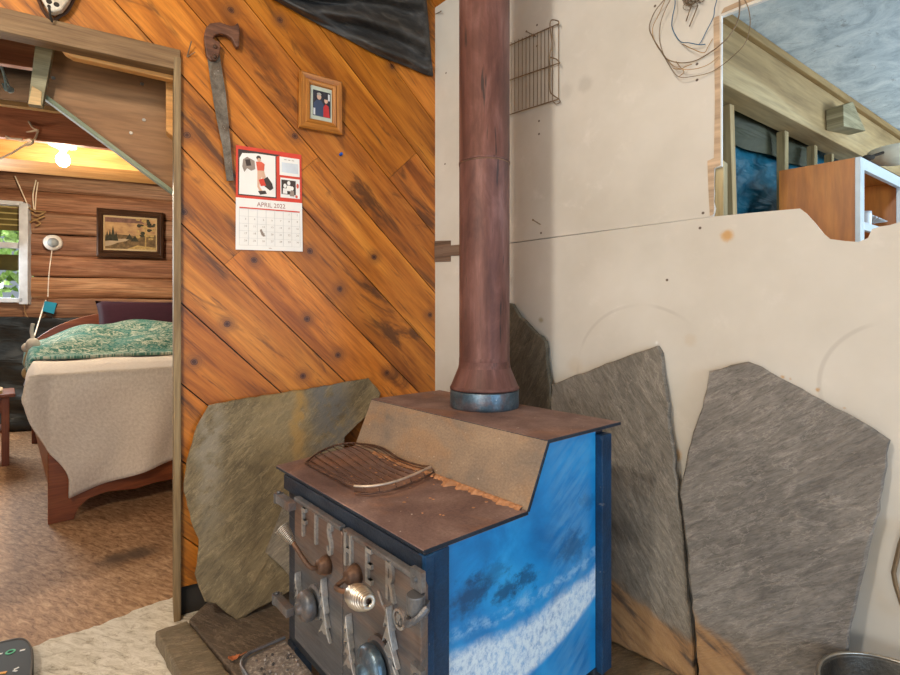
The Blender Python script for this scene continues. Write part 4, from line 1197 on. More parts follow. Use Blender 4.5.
# crust along the crease
b.build('top_plate', [M_plate, M_riser, M_black], stove, bevel=.0015, segs=1)
b = MB()
def crust(u, v):
    w = lerp(.015, .62, u); n_ = abs(mnoise.noise(V((w * 22, 3, 0)))) + .4 * abs(mnoise.noise(V((w * 60, 9, 0))))
    wid = .012 + .030 * n_ * (1.6 if .2 < w < .5 else 1); a = (v - .15) * math.pi * .9
    h = (.004 + .008 * n_) * math.sin(max(0, min(1, v)) * math.pi) * (1 + .5 * mnoise.noise(V((w * 90, v * 6, 2))))
    return ps(.290 - wid * (1 - v), w, ZL + max(h, -.001) - .0006 + .006 * v * v)
b.grid(crust, 220, 8, uvs=(.6, .04))
for i in range(26):
    w = random.uniform(.02, .6); r = random.uniform(.0012, .003)
    b.ball(ps(random.uniform(.10, .27), w, ZL + r * .3), (r * 1.8, r * 1.5, r * .6), 6, 4)
o = b.build('rust_crust', flat('orange rust crust', (.40, .20, .10), .9, var=.35, scale=60), stove, smooth=True); o['kind'] = 'stuff'; lab(o, 'orange rust crust along the crease')
ZB = .21
i_ = .008
# body shell (sides, back, front behind the doors)
b = MB()
bw0, bw1 = .010, .628
prf = [(.012, ZB), (.012, ZL - TP), (.287, ZL - TP), (.3576, ZU - TP), (.595, ZU - TP), (.595, ZB)]
b.prism([ps(s, bw0 + .004, z) for s, z in prf], WD * (bw1 - bw0 - .004))
b.build('firebox', M_black, stove)
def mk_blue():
    m = M('painted blue reflection', .36, 0, .5)  # blue daylight reflected by the black iron, painted as base colour
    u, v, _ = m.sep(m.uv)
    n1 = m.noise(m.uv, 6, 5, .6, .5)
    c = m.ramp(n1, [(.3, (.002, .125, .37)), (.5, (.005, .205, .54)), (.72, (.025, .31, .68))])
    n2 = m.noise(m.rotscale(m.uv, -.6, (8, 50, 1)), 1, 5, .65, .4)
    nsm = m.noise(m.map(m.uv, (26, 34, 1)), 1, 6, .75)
    # greyish band on the rear half
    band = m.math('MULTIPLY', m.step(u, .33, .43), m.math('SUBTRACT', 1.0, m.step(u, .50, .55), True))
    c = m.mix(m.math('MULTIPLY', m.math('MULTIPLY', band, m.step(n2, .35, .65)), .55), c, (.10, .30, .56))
    # dark smudges
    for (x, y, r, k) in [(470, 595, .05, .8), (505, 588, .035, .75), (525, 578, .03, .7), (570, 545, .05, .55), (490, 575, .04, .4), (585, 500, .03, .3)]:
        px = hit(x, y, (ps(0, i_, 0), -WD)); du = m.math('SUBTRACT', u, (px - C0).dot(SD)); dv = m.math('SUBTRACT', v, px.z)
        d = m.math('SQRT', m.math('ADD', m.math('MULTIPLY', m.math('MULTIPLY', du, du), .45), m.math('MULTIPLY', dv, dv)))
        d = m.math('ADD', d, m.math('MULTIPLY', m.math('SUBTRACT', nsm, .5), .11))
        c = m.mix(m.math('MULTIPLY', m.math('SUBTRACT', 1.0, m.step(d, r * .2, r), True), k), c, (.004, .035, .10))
    # white crescent: window glare painted into the colour
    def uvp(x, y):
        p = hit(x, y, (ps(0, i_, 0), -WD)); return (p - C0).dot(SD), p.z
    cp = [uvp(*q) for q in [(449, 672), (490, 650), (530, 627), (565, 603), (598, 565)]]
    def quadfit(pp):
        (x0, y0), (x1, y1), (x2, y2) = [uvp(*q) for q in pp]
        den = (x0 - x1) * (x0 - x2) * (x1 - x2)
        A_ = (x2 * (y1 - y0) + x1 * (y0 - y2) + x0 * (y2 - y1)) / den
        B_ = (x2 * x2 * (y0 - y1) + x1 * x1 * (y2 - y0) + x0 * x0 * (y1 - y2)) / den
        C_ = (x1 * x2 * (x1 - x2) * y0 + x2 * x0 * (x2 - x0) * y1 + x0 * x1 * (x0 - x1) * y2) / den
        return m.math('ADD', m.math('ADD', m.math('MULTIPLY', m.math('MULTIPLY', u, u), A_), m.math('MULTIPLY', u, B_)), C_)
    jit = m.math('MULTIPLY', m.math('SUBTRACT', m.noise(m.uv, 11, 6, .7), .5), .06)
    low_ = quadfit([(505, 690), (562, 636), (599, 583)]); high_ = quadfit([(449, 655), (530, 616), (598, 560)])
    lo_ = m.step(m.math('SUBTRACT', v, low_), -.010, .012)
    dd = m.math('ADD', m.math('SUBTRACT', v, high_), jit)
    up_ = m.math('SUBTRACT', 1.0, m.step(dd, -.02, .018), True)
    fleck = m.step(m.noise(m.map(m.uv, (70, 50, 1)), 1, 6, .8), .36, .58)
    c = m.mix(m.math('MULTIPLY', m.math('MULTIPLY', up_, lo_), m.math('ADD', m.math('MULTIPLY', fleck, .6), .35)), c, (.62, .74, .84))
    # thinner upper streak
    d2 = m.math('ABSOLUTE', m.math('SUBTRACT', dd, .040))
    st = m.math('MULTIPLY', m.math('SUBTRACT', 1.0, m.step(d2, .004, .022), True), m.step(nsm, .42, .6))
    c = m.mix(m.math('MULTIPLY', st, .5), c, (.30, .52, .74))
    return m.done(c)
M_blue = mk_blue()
spl = lambda s0, s1, w, th, m_: None
ss0, ss1 = .0598, .556
def side_uv(p): return ((p - C0).dot(SD), p.z)
b = MB()
zq = ZL - TP - .001
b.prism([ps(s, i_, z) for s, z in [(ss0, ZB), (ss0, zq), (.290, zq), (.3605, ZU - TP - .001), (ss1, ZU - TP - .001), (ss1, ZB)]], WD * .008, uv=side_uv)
lab(b.build('side_panel', M_blue, stove, bevel=.001, segs=1), 'black side panel with painted blue reflection and white glare crescent')
# raised channel irons
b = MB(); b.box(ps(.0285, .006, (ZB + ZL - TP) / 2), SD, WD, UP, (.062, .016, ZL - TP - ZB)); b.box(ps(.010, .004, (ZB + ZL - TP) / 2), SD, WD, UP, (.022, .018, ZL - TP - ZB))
b.build('front_channel', M_bluerefl, stove, bevel=.002)
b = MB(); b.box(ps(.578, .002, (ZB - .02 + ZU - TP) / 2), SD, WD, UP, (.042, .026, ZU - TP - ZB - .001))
b.build('rear_channel', M_bluerefl, stove, bevel=.002)
b = MB(); b.box(ps(.004, .316, ZL - TP - .021), WD, SD, UP, (.628, .014, .040)); b.build('front_lip', M_black, stove, bevel=.002)
for s_, w_ in ((.03, .03), (.03, .60), (.57, .03), (.57, .60)):
    b = MB(); b.box(ps(s_, w_, (ZB + HEARTH) / 2 + .001), SD, WD, UP, (.05, .05, ZB - HEARTH - .001)); b.build('leg', M_black, stove, bevel=.003)
# flue collar
PC = V((.2517, 3.664, 0)) * SC
b = MB(); Rf = .2515 * SC
b.lathe([(Rf * .98, 0), (Rf, .003), (Rf, .052), (Rf * .98, .055), (Rf * .9, .055), (Rf * .9, .0)], PC + UP * ZU, UP, 48, capped=False)
b.build('flue_collar', M_collar, stove, smooth=True, bevel=.002)

# doors
DZ0, DZ1 = .272, ZL - TP - .036
DF = .018
def pd(w, z, d=0): return C0 + WD * w + FN * (DF + d) + UP * z
DN = FN
def pdoor(d=0): return (C0 + FN * (DF + d), FN)
def onD(x, y, d=0):
    p = hit(x, y, pdoor(d)); return (p - C0).dot(WD), p.z
wm_ = onD(342.5, 535)[0]
wdoor = [(onD(294.5, 505)[0], wm_ + .002), (wm_ - .002, onD(421, 580)[0])]
letters = [[('F', 305.5, 523.5), ('I', 317.5, 530.5), ('S', 331.5, 540.5)], [('H', 350, 551.5), ('E', 370.5, 567), ('R', 392, 583)]]
trees = [[(301, 573, 607, .022), (327, 579, 634, .026)], [(352, 615, 668, .024), (393, 607, 690, .042)]]
for di, (wa, wb) in enumerate(wdoor):
    b = MB()
    b.prism([pd(wa, DZ0), pd(wb, DZ0), pd(wb, DZ1 - .012), pd(wb + .012, DZ1), pd(wa - .012, DZ1), pd(wa, DZ1 - .012)], -DN * .017)
    b.bar(pd(wa - .004, DZ1 + .002, -.004), pd(wb + .004, DZ1 + .002, -.004), .010, .016, DN)
    door = b.build('door', M_cast, stove, bevel=.002)
    for ch, lx, ly in letters[di]:
        w, zc = onD(lx, ly); h = .078
        b = MB()
        for dx in (-.0022, 0, .0022):
            b.text(ch, pd(w, zc, .0) - WD * dx, -WD, UP, h * 1.36, .007 - abs(dx) * .1, sx=.44)
        lab(b.build('letter', M_castlite, door), 'raised iron letter ' + ch)
    for tx, y0_, y1_, wid in trees[di]:
        w, zt0 = onD(tx, y0_); _, zb0 = onD(tx, y1_); h = zt0 - zb0; n = 4 if wid < .03 else 5
        b = MB()
        for k in range(n):
            zt_ = zt0 - h * k / n; zb_ = zt0 - h * (k + 1.1) / n; wd_ = wid * (k + 1.4) / n
            b.prism([pd(w, zt_ + .006, .0004), pd(w - wd_, zb_ - .004, .0004), pd(w - wd_ * .35, zb_ + .010, .0004), pd(w, zb_ + .006, .0004), pd(w + wd_ * .35, zb_ + .010, .0004), pd(w + wd_, zb_ - .004, .0004)], DN * (.016 - .0024 * k))
        b.build('tree_relief', M_castlite, door, bevel=.001, segs=1)
    if di == 1:
        b = MB(); w, z = onD(400.5, 618.5); rc = pd(w, z, 0)
        b.lathe([(.019, 0), (.019, .005), (.014, .005), (.014, 0)], rc, DN, 28, capped=False)
        for dx in (-.001, .001): b.text('R', rc + WD * dx, -WD, UP, .028, .005, sx=.8)
        lab(b.build('round_emblem', M_castlite, door), 'circled letter R emblem')
        b = MB(); q = [pd(*onD(x, y), .002) for x, y in [(379, 590), (384, 605), (391, 618), (384, 640)]]
        for k in range(3): b.tube([q[k], q[k + 1]], .0028, 6)
        lab(b.build('raised_line', M_castlite, door), 'raised angular line beside the big fir tree')
    # draft knob
    kx, ky, kr_ = (306, 606, .035) if di == 0 else (370, 669, .044)
    w, z = onD(kx, ky, .03); dc = pd(w, z, .0)
    b = MB(); b.lathe([(kr_ * 1.15, 0), (kr_ * 1.15, .008), (kr_, .012)], dc, DN, 36); b.build('draft_seat', M_cast, door)
    b = MB(); b.lathe([(.010, .0), (.010, .024), (kr_ * .92, .018), (kr_, .022), (kr_, .034), (kr_ * .9, .040), (kr_ * .62, .046), (kr_ * .38, .047), (kr_ * .34, .054), (.0, .056)], dc, DN, 40, capped=False)
    kn = b.build('draft_knob', M_cast if di == 0 else M_collar, door, smooth=True)
    # handle with a coil grip
    hx_, hy_ = (320, 567) if di == 0 else (349, 577)
    w, z = onD(hx_, hy_, .02); hc = pd(w, z, 0)
    b = MB(); b.lathe([(.022, 0), (.021, .012), (.016, .024), (.012, .028)], hc, DN, 24)
    b.build('handle_boss', M_rustrod, door, smooth=True)
    if di == 0:
        p0 = hc + DN * .024; p1 = hit(309, 566, pdoor(.045)); tip0 = hit(293, 543, pdoor(.062)); tip1 = hit(281.5, 527.5, pdoor(.075))
    else:
        p0 = hc + DN * .024; p1 = hit(336, 588, pdoor(.035)); tip0 = hit(352, 593.5, pdoor(.060)); tip1 = hit(369, 602, pdoor(.100))
    b = MB(); b.tube(curve([p0, p1, tip0, tip1 - (tip1 - tip0) * .1]), .0055, 8)
    b.build('handle', M_rustrod, door, smooth=True)
    ax = (tip1 - tip0); ln = ax.length; ax.normalize()
    x_ = ax.orthogonal().normalized(); y_ = ax.cross(x_)
    hel = []; turns = 12
    for k in range(turns * 14 + 1):
        f_ = k / (turns * 14); r_ = lerp(.006, .0165, f_ ** .9) if di == 0 else (.009 + .009 * math.sin(math.pi * min(1, f_ * .95 + .08)))
        a = f_ * turns * 2 * math.pi
        hel.append(tip0 + ax * (ln * f_) + (x_ * math.cos(a) + y_ * math.sin(a)) * r_)
    b = MB(); b.tube(hel, ln / turns * .37, 6)
    lab(b.build('coil_grip', M_spring, door, smooth=True), 'bright coiled spring grip')
    # hinges
    for hx2, hy2 in (((287, 503), (285, 607)) if di == 0 else ((416, 592), (416, 690))):
        b = MB(); w, z = onD(hx2, hy2, .01)
        if di == 0:
            b.box(pd(w + .010, z, .010), WD, UP, DN, (.090, .022, .022)); b.lathe([(.013, -.014), (.013, .012)], pd(w + .055, z, .010), UP, 16)
            b.lathe([(.006, .012), (.005, .017)], pd(w + .055, z, .010), UP, 12)
        else:
            b.box(pd(w + .002, z + .020, .004), WD, UP, DN, (.032, .036, .010))
            b.lathe([(.006, 0), (.005, .006)], pd(w + .002, z + .022, .009), DN, 12)
            b.lathe([(.016, -.030), (.017, -.028), (.017, .0), (.016, .002)], pd(w - .002, z - .004, .012), UP, 20)
            b.tube(curve([pd(w + .016, z - .040, .012), pd(w - .002, z - .046, .032), pd(w - .018, z - .036, .024), pd(w - .024, z - .020, .004)]), .0065, 8)
            b.bar(pd(w - .014, z - .030, -.006), pd(w - .004, z - .030, .0), .02, .02, DN)
        lab(b.build('hinge', M_cast, door, bevel=.002), 'rusty bracket hinge' if di == 0 else 'bolted barrel hinge')
# ash apron in front of the doors
b = MB(); az = .232
def apron(w, s, z): return C0 + WD * w + FN * s + UP * z
outl = [(.600, .012)]
for k in range(9):
    a = math.pi / 2 * k / 8; outl.append((.555 + .045 * math.cos(a), .095 + .045 * math.sin(a)))
for k in range(9):
    a = math.pi / 2 * k / 8; outl.append((.065 - .045 * math.sin(a), .095 + .045 * math.cos(a)))
outl.append((.02, .012))
b.prism([apron(w, s, az - .006) for w, s in outl], -UP * .006)
b.tube([apron(w, s, az + .003) for w, s in outl], .0045, 8)
b.build('ash_apron', M_cast, stove)
b = MB()
def ashf(u, v):
    w = lerp(.028, .592, u); s = lerp(.014, .134, v)
    ex = min(1, min(u, 1 - u) * 12) 
    if u < .09 or u > .91: s = min(s, .100 + .034 * math.sqrt(max(0, 1 - ((.09 - min(u, 1 - u)) / .09) ** 2)))
    return apron(w, s, az - .005 + .007 * ex * min(1, min(v, 1 - v) * 6 + .2) * (.8 + .6 * mnoise.noise(V((w * 30, s * 30, 0)))))
b.grid(ashf, 70, 18, uvs=(.53, .11))
for k in range(120):
    w, s = random.uniform(.06, .56), random.uniform(.025, .11); r = random.uniform(.0015, .004)
    tn = random.choice([.4, .8, 1.6, 2.2]); b.ball(apron(w, s, az + .003), r, 6, 4, t=(tn, tn, tn))
m = M('grey wood ash', .95, 0, .1)
n = m.noise(m.uv, 90, 5, .75); m.bump(n, .8, .006)
tag(b.build('ash_pile', m.done(m.mix(1, m.ramp(n, [(.3, (.10, .09, .08)), (.5, (.22, .19, .17)), (.66, (.42, .38, .34))]), m.tint(), 'MULTIPLY')), loc=apron(.3, .06, az)), 'grey ash and cinders lying in the front tray of the stove', 'ash', kind='stuff')

# stovepipe
pipe = T('stove_pipe', 'rusty maroon stovepipe rising from the stove collar', 'pipe', PC + UP * (ZU + .05))
def zp(y, Y=None): return CAMH + (HY - y) / F * PC.y
Rp = 25.2 / F * PC.y * .995
zcol = ZU + .0555
zseam = zp(165)
b = MB(); b.lathe([(Rf * .93, 0), (Rf * 1.0, .001), (Rf * 1.005, .006), (Rf * .97, .012), (Rp * 1.04, zp(364) - zcol - .01), (Rp * 1.02, zp(364) - zcol), (Rp * 1.01, zp(360) - zcol)], PC + UP * zcol, UP, 56, capped=False)
b.build('flared_adapter', M_pipe, pipe, smooth=True)
b = MB(); b.lathe([(Rp, zp(366)), (Rp, zp(362)), (Rp * 1.012, zp(361)), (Rp * 1.012, zp(358)), (Rp, zp(357)), (Rp, zseam + .004)], PC, UP, 56, capped=False); b.build('lower_section', M_pipe, pipe, smooth=True)
b = MB(); b.lathe([(Rp * 1.0, zseam), (Rp * 1.022, zseam + .001), (Rp * 1.022, zseam + .006), (Rp * 1.004, zseam + .008), (Rp * 1.004, 2.70)], PC, UP, 56, capped=False); b.build('upper_section', M_pipe, pipe, smooth=True)
b = MB()
b.lathe([(Rp * 1.004, zseam - .004), (Rp * 1.018, zseam - .002), (Rp * 1.004, zseam)], PC, UP, 56, capped=False); b.build('joint_ring', M_rustrod, pipe, smooth=True)
# bracket on wall behind the pipe
br = T('pipe_bracket', 'rusty steel bracket plate on the wall left of the stovepipe', 'bracket', hit(442, 251, PB))
b = MB(); b.prism([hit(x, y, off(PB, .004)) for x, y in [(434.5, 241), (450.5, 240.5), (450.5, 261.5), (434.5, 262)]], -B_N * .003); 
b.prism([hit(x, y, off(PB, .006)) for x, y in [(443, 246), (472, 243.5), (472, 255), (443, 256)]], -B_N * .003)
b.build('plate', M_pipebracket, br)
b = MB(); p = pB(Bt(hit(470, 250, PB)), hit(470, 250, PB).z, .003); q = PC + UP * p.z
b.bar(p, q + (p - q).normalized() * (Rp * 1.0), .02, .004, UP); b.build('strap', M_pipebracket, br)

# ------------------------------------------------------------------ grill rack lying on the stove
PG = (V((0, 0, ZL + .012)), UP)
gr = T('grill_rack', 'rusty bent wire grill rack lying on the stove top', 'rack', hit(370, 468, (V((0, 0, ZL)), UP)))
def gpt(x, y, dz=0): return hit(x, y, (V((0, 0, ZL + .006 + dz)), UP))
Lc = curve([gpt(305.5, 463, .0), gpt(318, 453, .004), gpt(335, 445.5, .01), gpt(350, 443, .012), gpt(362, 444, .012)], 10)
Rc = curve([gpt(354, 486, .016), gpt(372, 486, .018), gpt(395, 481.5, .020), gpt(415, 474, .020), gpt(431, 466.5, .020)], 10)
def sample(cv, t):
    i = t * (len(cv) - 1); k = min(int(i), len(cv) - 2); return lerp(cv[k], cv[k + 1], i - k)
nw = 12
for k in range(nw):
    t = k / (nw - 1); a = sample(Lc, t); c = sample(Rc, t)
    pts = []
    for j in range(13):
        u = j / 12; p = lerp(a, c, u)
        sag = -.004 * math.sin(math.pi * u) + (.012 * math.sin(2 * math.pi * u) * t ** 2)
        p = p + UP * max(-.004, sag * .5) + SD * (.010 * t ** 2 * math.sin(2 * math.pi * u))
        p.z = max(p.z, ZL + .004); pts.append(p)
    b = MB(); b.tube(pts, .0030 if k in (0, nw - 1) else .0016, 6); b.build('rod', M_wire, gr, smooth=True)
b = MB(); b.tube(Lc, .0032, 8); b.build('end_wire', M_wire, gr, smooth=True)
b = MB(); b.tube(Rc, .0034, 8); lab(b.build('end_wire', M_wirebright, gr, smooth=True), 'worn bright end wire')
b = MB(); b.tube([p - UP * .014 + (p - Lc[20]).xy.to_3d().normalized() * .010 for p in Rc], .0026, 8)
for k in (0, 6, 13, 20, 27, 34, 40): 
    if k < len(Rc): b.tube([Rc[k], Rc[k] - UP * .014 + (Rc[k] - Lc[20]).xy.to_3d().normalized() * .010], .0016, 6)
b.build('lower_rim', M_wire, gr, smooth=True)
for v in gr.children: pass

# ------------------------------------------------------------------ wire rack on drywall
PR = off(PB, .012); PR2 = off(PB, .035)
wr_ = T('wire_rack', 'brown wire rack hung on a nail right of the stovepipe', 'rack', hit(535, 110, PB))
for (ya, yb) in ((45.5, 23.5), (79.5, 63), (113.5, 99)):
    b = MB(); b.tube([hit(500, ya + 4, PR), hit(559, yb, PR)], .0024, 6); b.build('cross_wire', M_rackwire, wr_)
for k in range(13):
    x = 511 + 45 * k / 12 + (0 if k < 12 else 2.5); f_ = (x - 508.5) / 51.
    b = MB(); b.tube([hit(x, lerp(43, 24, f_), off(PB, .010)), hit(x, lerp(113, 99, f_), off(PB, .010))], .0014, 6); b.build('rod', M_rackwire, wr_)
b = MB(); b.tube(curve([hit(x, y, PR2) for x, y in [(559, 24), (558, 21), (552, 20), (550, 24), (551, 34), (552, 45), (549.5, 57), (550, 70), (550, 90), (553, 95), (559, 99)]], 6), .0024, 6)
b.tube(curve([hit(x, y, PR2) for x, y in [(550, 57.5), (556, 59), (560, 63)]], 5), .0022, 6)
b.tube(curve([hit(x, y, PR) for x, y in [(559, 99), (560, 102), (556, 104), (553, 101)]], 5), .0018, 6)
b.build('end_loop', M_rackwire, wr_)
def nail(label, x0, y0, x1, y1, d=.04):
    b = MB(); b.tube([hit(x0, y0, off(PB, d)), hit(x1, y1, off(PB, 0))], .002, 6); b.lathe([(.004, 0), (.004, .0015)], hit(x0, y0, off(PB, d)), B_N, 10)
    tag(b.build('nail', M_rackwire, loc=hit(x1, y1, PB)), label, 'nail')
nail('thin nail holding up the wire rack', 526.5, 31.5, 536, 36.5, .03)
nail('bent nail in the drywall above the seam right of the stovepipe', 533, 220, 540.5, 224.5, .03)
nail('nail at the top corner of the drywall left of the stovepipe', 441, 11.5, 435.5, 14, .02)

# ------------------------------------------------------------------ loops of wire upper right
def zz(x, y): return (640 + x / 7.5, y / 7.5)
wc = T('wire_coil', 'loose loops of brown and blue wire hanging at the drywall opening', 'wire', hit(690, 20, off(PB, .02)))
def wcurve(pts, r, mat, nm, d=.018):
    b = MB(); b.tube(curve([hit(*zz(x, y), off(PB, d + (.012 * math.sin(i * 1.3)))) for i, (x, y) in enumerate(pts)], 8), r, 6); return b.build(nm, mat, wc, smooth=True)
wcurve([(230, -60), (180, 0), (110, 90), (70, 200), (95, 280), (150, 370), (200, 440), (290, 470), (400, 460), (500, 410), (610, 330), (690, 240), (740, 130), (745, 0), (730, -60)], .0017, M_rackwire, 'brown_wire')
wcurve([(260, -60), (215, 20), (160, 150), (145, 280), (170, 390), (220, 490), (290, 575), (400, 572), (520, 545), (600, 500), (700, 420), (790, 320), (825, 190), (815, 70), (780, -10)], .0012, M_rackwire, 'brown_wire')
wcurve([(200, -30), (140, 110), (95, 210), (110, 310), (170, 400), (260, 500), (380, 520), (500, 490), (590, 425)], .0012, M_twine, 'thin_wire')
wcurve([(245, 510), (300, 520), (340, 500), (390, 480)], .0013, M_twine, 'thin_wire'); wcurve([(290, 575), (330, 540), (300, 500), (270, 460)], .0012, M_twine, 'thin_wire')
M_bluewire = flat('blue wire sleeve', (.05, .12, .20), .5)
wcurve([(262, -30), (262, 40), (245, 120), (240, 200), (270, 270), (310, 315), (370, 322), (445, 335), (490, 332)], .0015, M_bluewire, 'blue_wire')
wcurve([(585, -30), (560, 60), (550, 130), (500, 230), (460, 310), (440, 335)], .0013, M_bluewire, 'blue_wire')
wcurve([(320, 330), (400, 370), (480, 395), (510, 350), (545, 290)], .0012, M_twine, 'thin_wire')
b = MB()
for i, (x0, y0, x1, y1) in enumerate([(385, 40, 345, 160), (435, 40, 370, 200)]): b.tube([hit(*zz(x0, y0), off(PB, .02)), hit(*zz(x1, y1), off(PB, .012))], .0018, 6)
for k in range(16):
    c = (random.uniform(330, 460), random.uniform(-30, 55)); r = random.uniform(15, 40)
    b.tube([hit(*zz(c[0] + r * math.cos(a * .6), c[1] + r * .8 * math.sin(a * .6)), off(PB, .015 + .01 * math.sin(a + k))) for a in range(11)], .0009, 5)
b.build('wire_knot', M_rackwire, wc, smooth=True)

# ------------------------------------------------------------------ kitchen beyond the opening
bz0, bz1 = 1.965, ZK
b = MB(); tb = tW0(.03)
b.box(pW((tb + 3.8) / 2, (bz0 + bz1 - .035) / 2, -.02), W_DIR, W_N, UP, (3.8 - tb, .10, bz1 - bz0 - .035), 0)
b.box(pW((tb + .05 + 3.8) / 2, bz1 - .019, -.005), W_DIR, W_N, UP, (3.75 - tb, .11, .033), 0, (.72, .66, .55))
tag(b.build('ceiling_beam', M_beam, loc=pW(.5, bz0), bevel=.004), 'pale timber beam along the ceiling seen through the drywall opening', 'beam')
PWf = off(PW, .032)
wb_ = MB()
wbp = [hit(x, y, PWf) for x, y in [(845, 104), (853, 103), (866, 134), (845, 128)]]
wb_.prism([hit(x, y, off(PWf, .07)) for x, y in [(843.5, 105), (853, 101.5), (866, 131), (844, 126)]], -W_N * .07)
tag(wb_.build('wood_block', M_greypost, loc=hit(852, 115, PWf), bevel=.003), 'small grey wood block nailed to the face of the beam', 'block')
def stud(x, label, w=.05, lean_=0, mat=M_stud):
    p = hit(x, 190, off(PW, -.05)); p.z = 0; q = hit(x + lean_, 120, off(PW, -.05)); q.z = 0
    b = MB(); b.bar(p + UP * .0 + (p - q) * 1.0, q + UP * 1.955, w, .035, W_N)
    tag(b.build('wall_stud', mat, loc=p, bevel=.002), label, 'stud', 'studs in the kitchen wall')
stud(734.5, 'pale leaning stud just inside the torn drywall edge', .036, -7, M_beam)
stud(782.5, 'stud between the two blue plastic bays left of the cabinet', .04)
stud(812, 'stud rising behind the left part of the cabinet top', .035)
stud(829, 'stud rising behind the right part of the cabinet top', .03)
M_bluep = mk_plastic('blue plastic sheeting', (.004, .055, .10), (.025, .19, .29), .28)
M_grnp = mk_plastic('dark olive cloth', (.02, .024, .010), (.06, .062, .028), .7)
b = MB()
def bsh(u, v):
    t = lerp(tW0(-.10), 1.85, u); z = lerp(.9, 2.14, v)
    d = -.14 + .008 * math.sin(z * 60 - t * 30 + 5 * mnoise.noise(V((t * 2, z * 3, 0)))) + .012 * mnoise.noise(V((t * 5, z * 5, 3)))
    return pW(t, z, d)
b.grid(bsh, 70, 50, uvs=(2.2, 1.1))
tag(b.build('plastic_sheeting', M_bluep, smooth=True, loc=pW(.5, .9, -.15)), 'blue plastic sheeting stretched behind the kitchen studs', 'sheet')
b = MB()
zc0 = hit(750, 148, off(PW, -.11)).z
b.grid(lambda u, v: pW(lerp(tW0(-.08), 1.2, u), lerp(zc0 + .01 * math.sin(u * 9), 2.16, v), -.105 + .012 * math.sin(u * 22 + v * 3)), 40, 10, uvs=(.8, .3))
tag(b.build('olive_cloth', M_grnp, smooth=True, loc=pW(0, 1.8, -.105)), 'dark olive cloth above the blue plastic behind the studs', 'cloth')
tk = tW0(-.23); ws = MB(); ws.box(pW((tk + 3.8) / 2, 1.1, -.25), W_DIR, W_N, UP, (3.8 - tk, .03, 2.2)); S(ws.build('wall_kitchen', M_dark))

# cabinet
CB = W_P + W_DIR * .463
cabn = T('wall_cabinet', 'open orange plywood cabinet with a white face frame behind the torn drywall', 'cabinet', CB)
CW, CD = .56, .258; cz1 = 1.738; cz0 = .98
XD, YD = W_DIR, W_N       # width along the beam, depth towards the room
# side panel follows the drywall direction like in the photo
YD = (B_DIR * .92 + W_N * .08).normalized()
def pc(x, y, z): return CB + XD * x + YD * y + UP * z
def cbx(mb, x0, x1, y0, y1, z0, z1, m=0):
    c = [pc(x, y, z) for z in (z0, z1) for (x, y) in ((x0, y0), (x1, y0), (x1, y1), (x0, y1))]
    mb.add(c, [(0, 1, 2, 3), (7, 6, 5, 4), (0, 4, 5, 1), (1, 5, 6, 2), (2, 6, 7, 3), (3, 7, 4, 0)], lambda p: (p.z + .1 * (p.x), (p.x - p.y) * .7), m)
b = MB(); cbx(b, 0, .016, .0, CD, cz0, cz1); b.build('side_panel', M_cab, cabn)
b = MB(); cbx(b, CW - .016, CW, .0, CD, cz0, cz1); b.build('side_panel', M_cab, cabn)
b = MB(); cbx(b, .016, CW - .016, 0, .008, cz0, cz1); b.build('back_panel', M_cab, cabn)
b = MB(); cbx(b, .016, CW - .016, .008, CD, cz1 - .016, cz1); b.build('top_panel', M_cab, cabn)
b = MB(); cbx(b, .016, CW - .016, .008, CD, cz0, cz0 + .016); b.build('bottom_panel', M_cab, cabn)
zsh = 1.465
b = MB(); cbx(b, .016, CW - .016, .008, CD - .02, zsh, zsh + .016); b.build('shelf', M_cab, cabn)
M_whitep = flat('white blue gloss paint', (.52, .58, .62), .35, spec=.5, var=.1)
b = MB(); 
cbx(b, -.004, .040, CD, CD + .018, cz0, cz1); cbx(b, CW - .035, CW + .004, CD, CD + .018, cz0, cz1); cbx(b, .04, CW - .035, CD, CD + .018, cz1 - .045, cz1); cbx(b, .04, CW - .035, CD, CD + .018, zsh - .012, zsh + .02)
lab(b.build('face_frame', M_whitep, cabn, bevel=.002), 'white painted face frame')
b = MB(); hx = pc(CW + .02, CD + .02, 1.615)
b.box(hx, XD, YD, UP, (.05, .012, .035)); 
for k in (-1, 0, 1): b.box(hx - XD * .035 + UP * (.012 * k), XD, YD, UP, (.03, .010, .006))
lab(b.build('hinge', M_dark, cabn), 'black hinge')
c2 = T('wall_cabinet', 'orange plywood cabinet door at the far right edge', 'cabinet', CB + XD * .62)
b = MB(); cbx(b, CW + .006, CW + .45, CD - .02, CD + .0, 1.30, cz1 - .05); b.build('door', M_cab, c2, bevel=.003)
b = MB(); cbx(b, CW + .006, CW + .45, 0, CD - .022, 1.30, cz1 - .05); b.build('body', M_cab, c2)
